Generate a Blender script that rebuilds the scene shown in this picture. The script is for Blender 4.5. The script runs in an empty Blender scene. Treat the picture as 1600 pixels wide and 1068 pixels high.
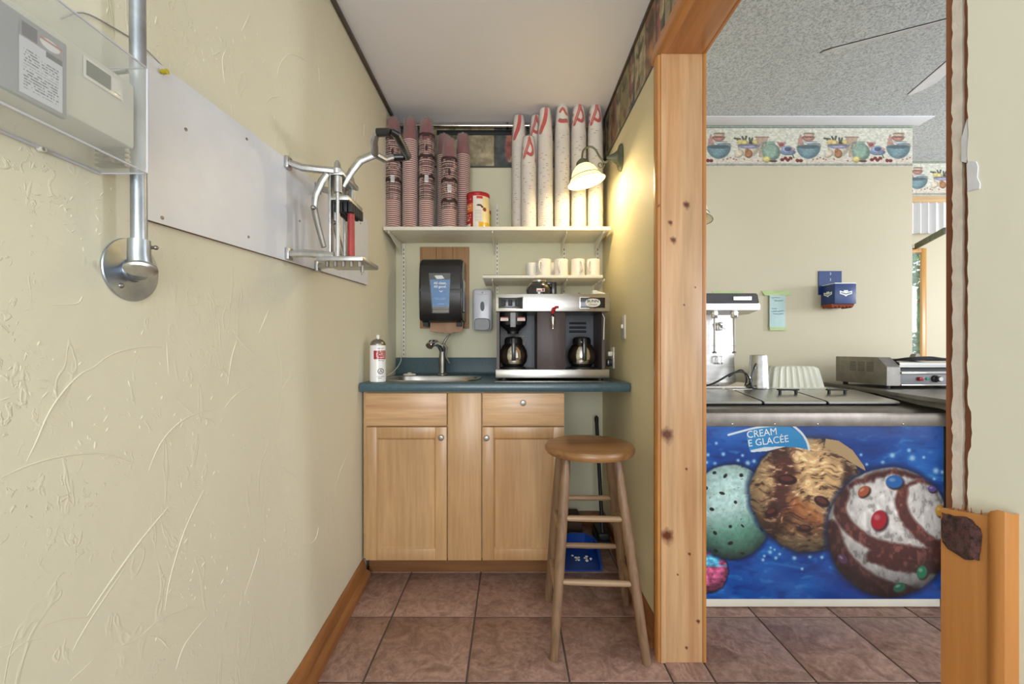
import bpy, bmesh, math, random
import numpy as np
from mathutils import Vector, Matrix
random.seed(7)
rng = np.random.default_rng(7)
PI = math.pi
S = bpy.context.scene
COL = S.collection

# ------------------------------------------------------------ camera, world, lights
F, CX, CY, H = 650.0, 798.0, 545.0, 1.07     # focal length and vanishing point for a 1600 px wide frame, eye height
cam = bpy.data.cameras.new('camera'); co = bpy.data.objects.new('camera', cam); COL.objects.link(co)
co.location = (0, 0, H); co.rotation_euler = (PI/2, 0, 0)
cam.sensor_width = 36; cam.lens = F/1600*36; cam.clip_start = .02
cam.shift_x = (800-CX)/1600; cam.shift_y = (CY-534)/1600
S.camera = co
S.view_settings.view_transform = 'Standard'; S.view_settings.look = 'None'
S.view_settings.gamma = 1; S.view_settings.use_curve_mapping = False
S.view_settings.exposure = 0.20
W = bpy.data.worlds.new('world'); S.world = W; W.use_nodes = True
W.node_tree.nodes['Background'].inputs[0].default_value = (.93, .97, 1, 1)
W.node_tree.nodes['Background'].inputs[1].default_value = 1.15

def area(name, loc, aim, sx, sy, power, color=(1, 1, 1)):
    l = bpy.data.lights.new(name, 'AREA'); l.shape = 'RECTANGLE'; l.size = sx; l.size_y = sy
    l.energy = power; l.color = color
    o = bpy.data.objects.new(name, l); COL.objects.link(o); o.location = loc
    o.rotation_euler = (Vector(aim)-Vector(loc)).to_track_quat('-Z', 'Y').to_euler()
    return o
area('window_light_behind', (-.1, -2.2, 1.25), (0, 2.0, 1.7), 1.6, 1.5, 56, (.93, .97, 1))
area('window_light_side_room', (4.4, 1.5, 1.5), (1.6, 2.5, 1.3), .35, .5, 30, (.96, .98, 1))
area('window_light_side_room_rear', (3.6, -1.4, 1.6), (-.7, 1.1, 1.25), 1.2, 1.2, 34, (.93, .96, 1))

# ------------------------------------------------------------ helpers
def lin(c):
    c = np.asarray(c, float)/255.0
    return np.where(c <= .04045, c/12.92, ((c+.055)/1.055)**2.4)
def P(px, py, Y):
    return Vector(((px-CX)*Y/F, Y, H-(py-CY)*Y/F))

class G:
    """collects simple solids into one mesh"""
    def __init__(s): s.bm = bmesh.new()
    def box(s, x0, x1, y0, y1, z0, z1, bev=0, seg=2, mi=0):
        r = bmesh.ops.create_cube(s.bm, size=1)
        for v in r['verts']:
            v.co = Vector(((x0+x1)/2+v.co.x*(x1-x0), (y0+y1)/2+v.co.y*(y1-y0), (z0+z1)/2+v.co.z*(z1-z0)))
        fs = list({f for v in r['verts'] for f in v.link_faces})
        for f in fs: f.material_index = mi
        if bev:
            es = list({e for v in r['verts'] for e in v.link_edges})
            bmesh.ops.bevel(s.bm, geom=es, offset=bev, segments=seg, affect='EDGES', profile=.5, clamp_overlap=True)
        return s
    def rings(s, rings, close=True, cap0=True, cap1=True, mi=0):
        vs = [[s.bm.verts.new(p) for p in r] for r in rings]
        n = len(vs[0])
        for a, b in zip(vs[:-1], vs[1:]):
            for i in range(n if close else n-1):
                j = (i+1) % n
                try: s.bm.faces.new((a[i], a[j], b[j], b[i])).material_index = mi
                except ValueError: pass
        if cap0: s.bm.faces.new(list(reversed(vs[0]))).material_index = mi
        if cap1: s.bm.faces.new(vs[-1]).material_index = mi
        return s
    def tube(s, pts, r, seg=10, caps=True, mi=0, sx=1.0):
        pts = [Vector(p) for p in pts]; n = len(pts)
        rs = r if isinstance(r, (list, tuple)) else [r]*n
        rings = []; up = None
        for i, p in enumerate(pts):
            t = (pts[min(i+1, n-1)]-pts[max(i-1, 0)]).normalized()
            if up is None:
                up = Vector((0, 0, 1)) if abs(t.z) < .9 else Vector((1, 0, 0))
            a = t.cross(up).normalized(); b = a.cross(t).normalized(); up = b
            rings.append([p+(a*math.cos(2*PI*k/seg)*sx+b*math.sin(2*PI*k/seg))*rs[i] for k in range(seg)])
        return s.rings(rings, True, caps, caps, mi)
    def cyl(s, p0, p1, r0, r1=None, seg=20, mi=0):
        return s.tube([p0, p1], [r0, r0 if r1 is None else r1], seg, True, mi)
    def lathe(s, prof, c=(0, 0, 0), seg=32, axis='Z', mi=0, caps=(True, True), rot=None, sx=1, sy=1):
        rings = []
        for r, h in prof:
            ring = []
            for k in range(seg):
                a = 2*PI*k/seg; u, v = r*math.cos(a)*sx, r*math.sin(a)*sy
                q = Vector((u, v, h)) if axis == 'Z' else (Vector((u, h, v)) if axis == 'Y' else Vector((h, u, v)))
                if rot: q = rot @ q
                ring.append(q+Vector(c))
            rings.append(ring)
        return s.rings(rings, True, caps[0], caps[1], mi)
    def prism(s, poly, axis, a, b, mi=0, bev=0):
        """poly of 2D points extruded along an axis: X -> (y,z), Y -> (x,z), Z -> (x,y)"""
        def q(p, h): return {'X': (h, p[0], p[1]), 'Y': (p[0], h, p[1]), 'Z': (p[0], p[1], h)}[axis]
        n0 = len(s.bm.verts)
        s.rings([[q(p, a) for p in poly], [q(p, b) for p in poly]], mi=mi)
        if bev:
            s.bm.verts.ensure_lookup_table()
            vs = s.bm.verts[n0:]
            es = list({e for v in vs for e in v.link_edges})
            bmesh.ops.bevel(s.bm, geom=es, offset=bev, segments=2, affect='EDGES', clamp_overlap=True)
        return s
    def sweep(s, prof, p0, p1, up=(0, 0, 1), mi=0):
        """2D profile (side, up) swept straight from p0 to p1"""
        p0, p1, up = Vector(p0), Vector(p1), Vector(up)
        t = (p1-p0).normalized(); a = t.cross(up).normalized()
        return s.rings([[p+a*u+up*v for u, v in prof] for p in (p0, p1)], mi=mi)
    def sphere(s, c, r, sz=1.0, seg=16, mi=0):
        m = seg//2
        prof = [(max(r*math.sin(PI*i/m), 1e-5), -r*sz*math.cos(PI*i/m)) for i in range(m+1)]
        return s.lathe(prof, c, seg, mi=mi)

ROOTINV = {}
def link(name, g, mats, parent=None, smooth=35, label=None):
    me = bpy.data.meshes.new(name)
    if isinstance(g, G):
        bmesh.ops.recalc_face_normals(g.bm, faces=g.bm.faces); g.bm.to_mesh(me); g.bm.free()
    else: me = g
    o = bpy.data.objects.new(name, me); COL.objects.link(o)
    if not isinstance(mats, (list, tuple)): mats = [mats]
    if not me.materials:
        for m in mats: me.materials.append(m)
    if smooth:
        me.shade_smooth(); me.set_sharp_from_angle(angle=math.radians(smooth))
    if parent:
        o.parent = parent; attach(o, parent)
    if label: o['label'] = label
    return o
def attach(o, parent):
    m = Matrix.Identity(4); q = parent
    m = Matrix.Translation(-Vector(ROOTINV.get(q.name, (0, 0, 0))))
    o.matrix_parent_inverse = m
def thing(name, label, cat, loc, group=None):
    o = bpy.data.objects.new(name, None); COL.objects.link(o); o.empty_display_size = .05
    o.location = loc; ROOTINV[o.name] = tuple(loc)
    o['label'] = label; o['category'] = cat
    if group: o['group'] = group
    return o
def solo(name, g, mats, label, cat, group=None, smooth=35):
    o = link(name, g, mats, smooth=smooth); o['label'] = label; o['category'] = cat
    if group: o['group'] = group
    return o
def struct(name, g, mats, smooth=35):
    o = link(name, g, mats, smooth=smooth); o['kind'] = 'structure'; return o

# ---- materials
def node(nt, t, **kw):
    n = nt.nodes.new(t)
    for k, v in kw.items():
        if k in ('loc',): continue
        if hasattr(n, k) and not isinstance(k, int): setattr(n, k, v)
    return n
def base_mat(name):
    m = bpy.data.materials.new(name); m.use_nodes = True
    nt = m.node_tree; b = nt.nodes['Principled BSDF']; return m, nt, b
def rgba(c): return (*[float(x) for x in lin(c)], 1)
def coords(nt, scale=(1, 1, 1), rot=(0, 0, 0), kind='Object'):
    tc = nt.nodes.new('ShaderNodeTexCoord'); mp = nt.nodes.new('ShaderNodeMapping')
    mp.inputs['Scale'].default_value = scale; mp.inputs['Rotation'].default_value = rot
    nt.links.new(tc.outputs[kind], mp.inputs[0]); return mp.outputs[0]
def noise(nt, vec, scale, detail=4, rough=.6, dist=0):
    n = nt.nodes.new('ShaderNodeTexNoise'); n.inputs['Scale'].default_value = scale
    n.inputs['Detail'].default_value = detail; n.inputs['Roughness'].default_value = rough
    n.inputs['Distortion'].default_value = dist
    nt.links.new(vec, n.inputs['Vector']); return n.outputs['Fac']
def ramp(nt, fac, stops):
    r = nt.nodes.new('ShaderNodeValToRGB'); nt.links.new(fac, r.inputs[0])
    e = r.color_ramp.elements
    while len(e) < len(stops): e.new(.5)
    for i, (p, c) in enumerate(stops): e[i].position = p; e[i].color = rgba(c) if max(c) > 1.001 else (*c, 1)
    return r.outputs[0]
def mix(nt, fac, a, b, mode='MIX'):
    n = nt.nodes.new('ShaderNodeMix'); n.data_type = 'RGBA'; n.blend_type = mode
    for s_, v in ((0, fac), (6, a), (7, b)):
        if hasattr(v, 'is_linked'): nt.links.new(v, n.inputs[s_])
        elif isinstance(v, (int, float)): n.inputs[s_].default_value = v
        else: n.inputs[s_].default_value = rgba(v)
    return n.outputs[2]
def bump(nt, b, h, strength=.3, dist=.01):
    n = nt.nodes.new('ShaderNodeBump'); n.inputs['Strength'].default_value = strength; n.inputs['Distance'].default_value = dist
    nt.links.new(h, n.inputs['Height']); nt.links.new(n.outputs[0], b.inputs['Normal'])
def M(name, c, rough=.5, metal=0, var=.06, sc=14, bmp=0, coat=0, stretch=(1, 1, 1), emit=0, trans=0):
    m, nt, b = base_mat(name)
    v = coords(nt, stretch); f = noise(nt, v, sc)
    c = np.array(c, float)
    col = ramp(nt, f, [(.3, tuple(np.clip(c*(1-var), 1.01, 255))), (.7, tuple(np.clip(c*(1+var), 1.01, 255)))])
    nt.links.new(col, b.inputs['Base Color'])
    b.inputs['Roughness'].default_value = rough; b.inputs['Metallic'].default_value = metal
    if coat: b.inputs['Coat Weight'].default_value = coat
    if bmp: bump(nt, b, noise(nt, v, sc*4), bmp, .003)
    if emit:
        b.inputs['Emission Color'].default_value = rgba(c); b.inputs['Emission Strength'].default_value = emit
    if trans: b.inputs['Transmission Weight'].default_value = trans
    return m
def wood(name, light, dark, axis='Z', rough=.4, knots=(), coat=.2, ring=6, knotcol=(95, 45, 22)):
    """grain runs along the axis; knots are (coords, size)"""
    m, nt, b = base_mat(name)
    k = {'X': (.06, 1, 1), 'Y': (1, .06, 1), 'Z': (1, 1, .06)}[axis]
    v = coords(nt, k)
    n1 = noise(nt, v, 9*ring/6, 3, .5, 1.2); n2 = noise(nt, v, 70, 3, .55)
    c1 = ramp(nt, n1, [(.25, dark), (.5, light), (.62, tuple(np.array(light)*.93)), (.8, tuple((np.array(light)+np.array(dark))/2))])
    c2 = ramp(nt, n2, [(.3, (226, 222, 216)), (.7, (255, 255, 255))])
    col = mix(nt, .8, c1, c2, 'MULTIPLY')
    big = ramp(nt, noise(nt, coords(nt), 1.7, 2), [(.3, (225, 215, 205)), (.7, (255, 255, 255))])
    col = mix(nt, .7, col, big, 'MULTIPLY')
    for (p, s) in knots:
        tc = nt.nodes.new('ShaderNodeTexCoord')
        mp = nt.nodes.new('ShaderNodeMapping'); mp.vector_type = 'POINT'
        sc = Vector((1, 1, .75)) if axis == 'Z' else Vector((1, .75, 1))
        mp.inputs['Location'].default_value = [-p[i]*sc[i]/s for i in range(3)]; mp.inputs['Scale'].default_value = sc/s
        nt.links.new(tc.outputs['Object'], mp.inputs[0])
        nn = nt.nodes.new('ShaderNodeTexNoise'); nn.inputs['Scale'].default_value = 1.6; nt.links.new(mp.outputs[0], nn.inputs['Vector'])
        ln = nt.nodes.new('ShaderNodeVectorMath'); ln.operation = 'LENGTH'; nt.links.new(mp.outputs[0], ln.inputs[0])
        ad = nt.nodes.new('ShaderNodeMath'); ad.operation = 'MULTIPLY_ADD'; ad.inputs[1].default_value = .9
        nt.links.new(nn.outputs['Fac'], ad.inputs[0]); nt.links.new(ln.outputs['Value'], ad.inputs[2])
        fc = ramp(nt, ad.outputs[0], [(.62, (1, 1, 1)), (1., (0, 0, 0))])
        col = mix(nt, fc, col, knotcol)
    nt.links.new(col, b.inputs['Base Color']); b.inputs['Roughness'].default_value = rough
    b.inputs['Coat Weight'].default_value = coat; b.inputs['Coat Roughness'].default_value = .25
    bump(nt, b, n2, .08, .002)
    return m
def print_mat(name='printed_paper', rough=.5, coat=0, emit=0, metal=0):
    m, nt, b = base_mat(name)
    a = nt.nodes.new('ShaderNodeVertexColor'); a.layer_name = 'col'
    nt.links.new(a.outputs['Color'], b.inputs['Base Color']); nt.links.new(a.outputs['Alpha'], b.inputs['Alpha'])
    b.inputs['Roughness'].default_value = rough; b.inputs['Coat Weight'].default_value = coat
    return m
def clear_mat(name, tint=(235, 240, 240), amount=.18, rough=.12, bmp=.3, sc=30):
    m, nt, b = base_mat(name)
    b.inputs['Base Color'].default_value = rgba(tint); b.inputs['Roughness'].default_value = rough
    b.inputs['Specular IOR Level'].default_value = .8
    tr = nt.nodes.new('ShaderNodeBsdfTransparent'); mx = nt.nodes.new('ShaderNodeMixShader')
    lw = nt.nodes.new('ShaderNodeLayerWeight'); lw.inputs[0].default_value = .35
    mr = nt.nodes.new('ShaderNodeMapRange'); mr.inputs[3].default_value = amount; mr.inputs[4].default_value = min(1, amount+.45)
    nt.links.new(lw.outputs['Facing'], mr.inputs[0]); nt.links.new(mr.outputs[0], mx.inputs[0])
    nt.links.new(tr.outputs[0], mx.inputs[1]); nt.links.new(b.outputs[0], mx.inputs[2])
    nt.links.new(mx.outputs[0], nt.nodes['Material Output'].inputs[0])
    bump(nt, b, noise(nt, coords(nt), sc, 3), bmp, .01)
    return m

# ---- painted grids (flat prints): vertex colours on a fine grid
def vnoise(x, y, seed=0):
    r = np.random.default_rng(seed); T = r.random((256, 256))
    xi, yi = np.floor(x).astype(int), np.floor(y).astype(int); fx, fy = x-xi, y-yi
    fx, fy = fx*fx*(3-2*fx), fy*fy*(3-2*fy)
    a = T[xi % 256, yi % 256]; b_ = T[(xi+1) % 256, yi % 256]; c = T[xi % 256, (yi+1) % 256]; d = T[(xi+1) % 256, (yi+1) % 256]
    return (a*(1-fx)+b_*fx)*(1-fy)+(c*(1-fx)+d*fx)*fy
def fbm(x, y, seed=0, o=4):
    s = 0; a = .5
    for i in range(o): s = s+a*vnoise(x*2**i, y*2**i, seed+i); a *= .5
    return s/(1-.5**o)
def over(img, mask, c):
    mask = np.clip(mask, 0, 1)[..., None]; return img*(1-mask)+np.asarray(c, float)*mask
def ell(X, Y, cx, cy, rx, ry, soft=.06, ang=0):
    a = math.radians(ang); dx, dy = X-cx, Y-cy
    u, v = dx*math.cos(a)+dy*math.sin(a), -dx*math.sin(a)+dy*math.cos(a)
    return np.clip((1-np.sqrt((u/rx)**2+(v/ry)**2))/soft+.5, 0, 1)
def seg_d(X, Y, pts):
    d = np.full(X.shape, 1e9)
    for (x0, y0), (x1, y1) in zip(pts[:-1], pts[1:]):
        L = (x1-x0)**2+(y1-y0)**2+1e-9; t = np.clip(((X-x0)*(x1-x0)+(Y-y0)*(y1-y0))/L, 0, 1)
        d = np.minimum(d, np.hypot(X-x0-t*(x1-x0), Y-y0-t*(y1-y0)))
    return d
def stroke(X, Y, pts, w, soft=1.0): return np.clip((w-seg_d(X, Y, pts))/soft+.5, 0, 1)
def poly(X, Y, pts, soft=0):
    ins = np.zeros(X.shape, bool); n = len(pts)
    for i in range(n):
        (x0, y0), (x1, y1) = pts[i], pts[(i+1) % n]
        if y0 == y1: continue
        c = ((y0 > Y) != (y1 > Y)) & (X < (x1-x0)*(Y-y0)/(y1-y0)+x0); ins ^= c
    return ins.astype(float)
def grid_mesh(name, pos, img, alpha=None, wrap=False):
    """pos: (ny,nx,3) positions, img: (ny,nx,3) sRGB 0..255"""
    ny, nx = pos.shape[:2]
    me = bpy.data.meshes.new(name)
    idx = np.arange(nx*ny).reshape(ny, nx)
    a, b_, c, d = idx[:-1, :-1], idx[:-1, 1:], idx[1:, 1:], idx[1:, :-1]
    f = np.stack([a, b_, c, d], -1).reshape(-1, 4)
    me.vertices.add(nx*ny); me.vertices.foreach_set('co', pos.reshape(-1).astype(np.float32))
    me.loops.add(f.size); me.loops.foreach_set('vertex_index', f.reshape(-1).astype(np.int32))
    me.polygons.add(len(f)); me.polygons.foreach_set('loop_start', (np.arange(len(f))*4).astype(np.int32))
    me.update(calc_edges=True); me.validate()
    at = me.color_attributes.new('col', 'FLOAT_COLOR', 'POINT')
    rg = np.ones((nx*ny, 4), np.float32); rg[:, :3] = lin(np.clip(img, 0, 255)).reshape(-1, 3)
    if alpha is not None: rg[:, 3] = np.clip(alpha, 0, 1).reshape(-1)
    at.data.foreach_set('color', rg.reshape(-1))
    return me
def painted(name, mat, o, u, v, nx, ny, fn, parent=None, alpha=False, label=None):
    """flat print: o = top-left corner, u = right edge vector, v = down edge vector; fn(U,V) with U,V in 0..1"""
    U, V = np.meshgrid(np.linspace(0, 1, nx), np.linspace(0, 1, ny))
    o, u, v = (np.array(q, float) for q in (o, u, v))
    pos = o+U[..., None]*u+V[..., None]*v
    r = fn(U, V); img, al = r if alpha else (r, None)
    return link(name, grid_mesh(name, pos, img, al), mat, parent, smooth=0, label=label)
def text_mesh(name, body, size, mat, o, right, up, parent=None, offset=0, align='CENTER', shear=0, width=1.0):
    cu = bpy.data.curves.new('t', 'FONT'); cu.body = body; cu.size = size; cu.align_x = align; cu.align_y = 'CENTER'
    cu.offset = offset; cu.extrude = .0002; cu.shear = shear; cu.resolution_u = 3
    t = bpy.data.objects.new('t', cu); COL.objects.link(t)
    dg = bpy.context.evaluated_depsgraph_get()
    me = bpy.data.meshes.new_from_object(t.evaluated_get(dg)); bpy.data.objects.remove(t)
    me.name = name
    r, u_ = Vector(right).normalized(), Vector(up).normalized(); n = r.cross(u_)
    mtx = Matrix(((r.x*width, u_.x, n.x, o[0]), (r.y*width, u_.y, n.y, o[1]), (r.z*width, u_.z, n.z, o[2]), (0, 0, 0, 1)))
    me.transform(mtx); me.materials.clear()
    return link(name, me, mat, parent, smooth=0)

# ------------------------------------------------------------ materials
def wall_mat(name, c, c2, spatter=.0, strength=.25):
    m, nt, b = base_mat(name); v = coords(nt)
    big = noise(nt, v, 1.3, 3, .5, .3)
    nt.links.new(ramp(nt, big, [(.35, c), (.7, c2)]), b.inputs['Base Color']); b.inputs['Roughness'].default_value = .62
    h = noise(nt, v, 5, 5, .5, .9)
    if spatter:
        sp = ramp(nt, noise(nt, coords(nt, (1, 1, .8)), 55, 3, .5, 1.5), [(.60, (0, 0, 0)), (.66, (1, 1, 1))])
        mk = ramp(nt, noise(nt, v, 3.2, 3, .6, .5), [(.52, (0, 0, 0)), (.62, (1, 1, 1))])
        s2 = mix(nt, 1.0, sp, mk, 'MULTIPLY')
        st = ramp(nt, noise(nt, coords(nt, (1, .5, .18), (.5, 0, 0)), 22, 2, .5, 2.2), [(.62, (0, 0, 0)), (.66, (1, 1, 1)), (.69, (0, 0, 0))])
        s3 = mix(nt, .5, s2, st, 'ADD')
        h2 = mix(nt, spatter, ramp(nt, h, [(0, (0, 0, 0)), (1, (1, 1, 1))]), s3, 'ADD')
        bump(nt, b, h2, strength, .006)
    else: bump(nt, b, h, strength, .006)
    return m
m_plaster = wall_mat('cream_trowelled_plaster', (222, 218, 196), (227, 222, 200), .32, .5)
m_wall = wall_mat('cream_wall_paint', (222, 211, 172), (226, 215, 178), 0, .08)
m_wall2 = wall_mat('beige_wall_paint', (205, 196, 170), (210, 201, 176), 0, .06)
m_wall_near = wall_mat('pale_near_wall_paint', (228, 228, 214), (232, 231, 218), 0, .3)
m_ridge = M('plaster_ridge', (225, 220, 200), .6, var=.02)
m_ceil = wall_mat('grey_white_ceiling_paint', (236, 236, 242), (238, 238, 244), .1, .25)
m, nt, b = base_mat('popcorn_ceiling'); v = coords(nt)
pn = noise(nt, v, 110, 3, .8)
nt.links.new(ramp(nt, pn, [(.36, (176, 182, 186)), (.56, (240, 244, 248))]), b.inputs['Base Color']); b.inputs['Roughness'].default_value = .9
bump(nt, b, pn, 1, .012); m_popcorn = m
m, nt, b = base_mat('terracotta_floor_tile'); v = coords(nt, kind='Generated')
oi = nt.nodes.new('ShaderNodeObjectInfo'); va = nt.nodes.new('ShaderNodeVectorMath'); va.operation = 'MULTIPLY_ADD'
cb = nt.nodes.new('ShaderNodeCombineXYZ'); nt.links.new(oi.outputs['Random'], cb.inputs[0]); nt.links.new(oi.outputs['Random'], cb.inputs[2])
va.inputs[1].default_value = (31, 31, 31); nt.links.new(cb.outputs[0], va.inputs[0]); nt.links.new(v, va.inputs[2])
n1 = noise(nt, va.outputs[0], 3.2, 6, .62, 1.0); n2 = noise(nt, va.outputs[0], 14, 5, .7, .6)
c = ramp(nt, n1, [(.3, (134, 102, 90)), (.45, (160, 128, 115)), (.55, (182, 148, 134)), (.66, (150, 120, 108)), (.8, (172, 140, 124))])
c = mix(nt, .55, c, ramp(nt, n2, [(.38, (176, 166, 160)), (.62, (255, 255, 255))]), 'MULTIPLY')
c = mix(nt, .5, c, ramp(nt, oi.outputs['Random'], [(0, (215, 210, 205)), (1, (255, 250, 246))]), 'MULTIPLY')
nt.links.new(c, b.inputs['Base Color']); b.inputs['Roughness'].default_value = .42
bump(nt, b, n1, .25, .01); m_tile = m
m_grout = M('dark_grout', (96, 84, 76), .9, bmp=.4)
m_pine_jamb = wood('knotty_pine_jamb', (214, 174, 130), (198, 150, 104), 'Z', .38,
    [((.545, 1.42, 1.50), .018), ((.60, 1.42, 1.56), .026), ((.555, 1.42, 1.44), .024), ((.533, 1.42, .775), .050), ((.533, 1.42, .43), .050), ((.592, 1.42, 1.22), .008),
     ((.60, 1.42, .66), .010), ((.61, 1.42, .37), .012), ((.64, 1.42, .14), .015), ((.57, 1.42, .30), .008), ((.63, 1.42, 1.28), .007), ((.60, 1.42, .05), .012)])
m_pine_case = wood('orange_pine_casing', (206, 144, 78), (178, 112, 52), 'Z', .33, [((.505, 1.42, 1.56), .012)])
m_pine_head = wood('orange_pine_header', (206, 140, 78), (172, 108, 54), 'Y', .33, [((.60, 1.12, 2.076), .035), ((.59, .93, 2.076), .025), ((.62, 1.3, 2.07), .012)])
m_base = wood('stained_pine_baseboard', (164, 110, 62), (124, 78, 42), 'Y', .35)
m_basex = wood('stained_toe_board', (140, 96, 56), (108, 70, 38), 'X', .4)
m_maple = wood('maple_cabinet_face', (212, 172, 124), (200, 156, 106), 'Z', .38, coat=.3, ring=2)
m_maple_d = wood('maple_drawer_face', (226, 186, 142), (204, 160, 116), 'X', .38, coat=.3, ring=12)
m_cab_in = M('cabinet_side_laminate', (196, 160, 112), .5)
m_counter = M('dark_teal_laminate', (62, 88, 98), .3, var=.1, sc=120, coat=.2)
m_steel = M('brushed_stainless', (196, 194, 190), .3, 1, .05, 60, stretch=(.05, 1, 1))
m_steel_m = M('mirror_steel', (214, 208, 198), .12, 1, .03)
m_steel_d = M('dull_steel', (150, 146, 140), .38, 1, .08, 20)
m_alu = M('cast_aluminium', (190, 190, 188), .38, 1, .08, 40, .1)
m_chrome = M('chrome', (225, 225, 228), .08, 1, .02)
m_galv = M('galvanised_pipe', (176, 184, 194), .38, 1, .1, 18)
m_black = M('black_plastic', (24, 24, 27), .28, var=.15, coat=.4)
m_blackm = M('matt_black_plastic', (26, 27, 30), .55, var=.15)
m_dark = M('charcoal_panel', (56, 62, 70), .4, var=.1)
m_white = M('white_laminate', (232, 228, 214), .4, var=.015)
m_board = M('white_melamine', (226, 228, 234), .35, var=.012)
m_boardedge = M('hardboard_edge', (120, 82, 52), .8)
m_soap = M('pale_grey_plastic', (206, 208, 218), .3, var=.02, coat=.3)
m_mug = M('white_mug_glaze', (232, 228, 220), .2, var=.02, coat=.6)
m_mugmark = M('grey_mug_print', (150, 150, 160), .4)
m_brownpanel = M('dark_walnut_panel', (72, 58, 56), .45, var=.14, sc=30, stretch=(1, 1, .1))
m_red = M('red_plastic', (168, 24, 34), .35, var=.1)
m_redrod = M('dark_red_rod', (158, 52, 50), .45, var=.1)
m_blue = M('navy_cardboard', (34, 62, 122), .4, var=.05)
m_bluepan = M('blue_dustpan_plastic', (20, 66, 150), .4, var=.1)
m_paper = M('white_paper', (232, 230, 224), .7, var=.02)
m_kraft = M('kraft_paper_towel', (178, 142, 116), .85, var=.05)
m_note = M('pale_blue_paper', (188, 214, 214), .7, var=.03)
m_tape = M('pale_green_tape', (188, 208, 150), .6, var=.04)
m_ink = M('blue_grey_ink', (80, 100, 130), .6)
m_inkw = M('white_print_ink', (236, 238, 240), .5)
m_inkb = M('black_print_ink', (22, 22, 24), .5)
m_cupred = M('maroon_paper_cup', (128, 56, 60), .5, var=.1, sc=20)
m_rim = M('cream_cup_rim', (224, 196, 184), .5, var=.03)
m_cupin = M('maroon_cup_band', (104, 58, 58), .5)
m_cupw = M('white_paper_cup', (236, 228, 218), .5, var=.015)
m_cupmark = M('red_cup_mark', (160, 44, 44), .5)
m_cupmark2 = M('dark_cup_mark', (92, 70, 66), .5)
m_bag = clear_mat('clear_plastic_sleeve', (228, 224, 220), .07, .15, .8, 28)
m_clear = clear_mat('clear_acrylic', (226, 232, 230), .06, .06, .1, 12)
m_pr = print_mat('printed_card', .55)
m_prg = print_mat('glossy_print', .3, .25)
m_stool = wood('worn_stool_wood', (146, 116, 88), (92, 70, 54), 'Z', .5, ring=16, coat=.05)
m_stoolseat = wood('stool_seat_wood', (166, 122, 76), (122, 84, 50), 'X', .38, ring=12, coat=.3)
m_rung = wood('worn_rung_wood', (176, 148, 116), (136, 108, 80), 'X', .5)
m_bronze = M('verdigris_bronze', (104, 108, 88), .5, .5, .15, 20)
m_beige = M('ivory_plastic', (216, 214, 202), .45, var=.02)
m_greyp = M('grey_plastic', (148, 150, 156), .45, var=.03)
m_olive = M('lcd_glass', (98, 100, 82), .25)
m_ivory = M('ribbed_tub_plastic', (226, 226, 210), .45, var=.02)
m_rawwood = wood('torn_raw_wood', (160, 104, 74), (120, 70, 48), 'Z', .7, coat=0, ring=10)
m_char = M('charred_knot_wood', (66, 42, 40), .8, var=.6, sc=120, bmp=1)
m_paintchip = M('chipped_white_paint', (214, 206, 198), .6, var=.05, sc=40, bmp=.3)
m_gypsum = M('torn_gypsum_paper', (206, 208, 216), .8)
m_fanw = M('fan_blade_white', (214, 214, 218), .4)
m_woodpl = wood('plywood_backing', (186, 146, 104), (150, 108, 72), 'Z', .6)
m_frame_y = wood('varnished_door_frame', (226, 170, 84), (196, 138, 60), 'Z', .35)
m_leaf = M('foliage_green', (70, 120, 62), .7, var=.5, sc=3)
m_grass = M('pale_lawn', (190, 205, 180), .9, var=.1, sc=2)

# ------------------------------------------------------------ setting
YB = 2.54           # back wall of the nook
ZC = 2.44
def xl(y, z): return -.70+.042*max(0, 1-z/1.1)*min(1, max(0, (2.0-y)/.7))
def xr(y, z): return .56-.036*max(0, 1-z/1.1)*min(1, max(0, (2.25-y)/.5))
g = G()
ys = [-1.6, 0, .6, 1.0, 1.3, 1.5, 1.7, 1.85, 2.0, 2.3, YB]; zs = [0, .3, .6, .9, 1.1, 1.6, ZC]
g.rings([[(xl(y, z), y, z) for z in zs]+[(-.82, y, z) for z in reversed(zs)] for y in ys])
wl = struct('wall_left', g, m_plaster)
g = G()
ys = [1.44, 1.6, 1.75, 1.9, 2.1, 2.25, YB]
g.rings([[(xr(y, z), y, z) for z in zs]+[(.655, y, z) for z in reversed(zs)] for y in ys])
struct('wall_right', g, m_wall)
g = G(); g.box(.56, .655, .50, 1.44, 2.10, ZC); struct('wall_header', g, m_wall)
g = G(); g.box(-.82, 2.452, YB, YB+.04, 0, ZC); struct('wall_back', g, [m_wall2])
g = G(); g.box(-.82, .655, YB, YB+.1, 0, ZC)
# near right wall, with the torn edge where the casing was pulled off
def ragged(n, amp, seed):
    r = random.Random(seed); return [r.uniform(-amp, amp) for _ in range(n)]
zz = np.linspace(0, ZC, 300)
g = G()
e = ragged(300, .0009, 3)
g.rings([[(.545, .4962+e[i]+(.004 if .95 < z < 1.0 else 0)*-1, z), (.545, -1.6, z), (.655, -1.6, z), (.655, .500, z)] for i, z in enumerate(zz)])
wn = struct('wall_near', g, m_wall_near, smooth=30)
g = G(); g.box(.551, .655, .4965, .5265, 0, 2.10); link('jamb_board', g, m_rawwood, wn)
e1 = ragged(300, .0012, 5); e2 = ragged(300, .0011, 9)
g = G()
g.rings([[(.5475, .5046+e1[i]*.5, z), (.5475, .5160+e2[i], z), (.552, .5160+e2[i], z), (.552, .5046+e1[i]*.5, z)] for i, z in enumerate(zz)])
link('paint_strip', g, m_paintchip, wn, smooth=30)
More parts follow.
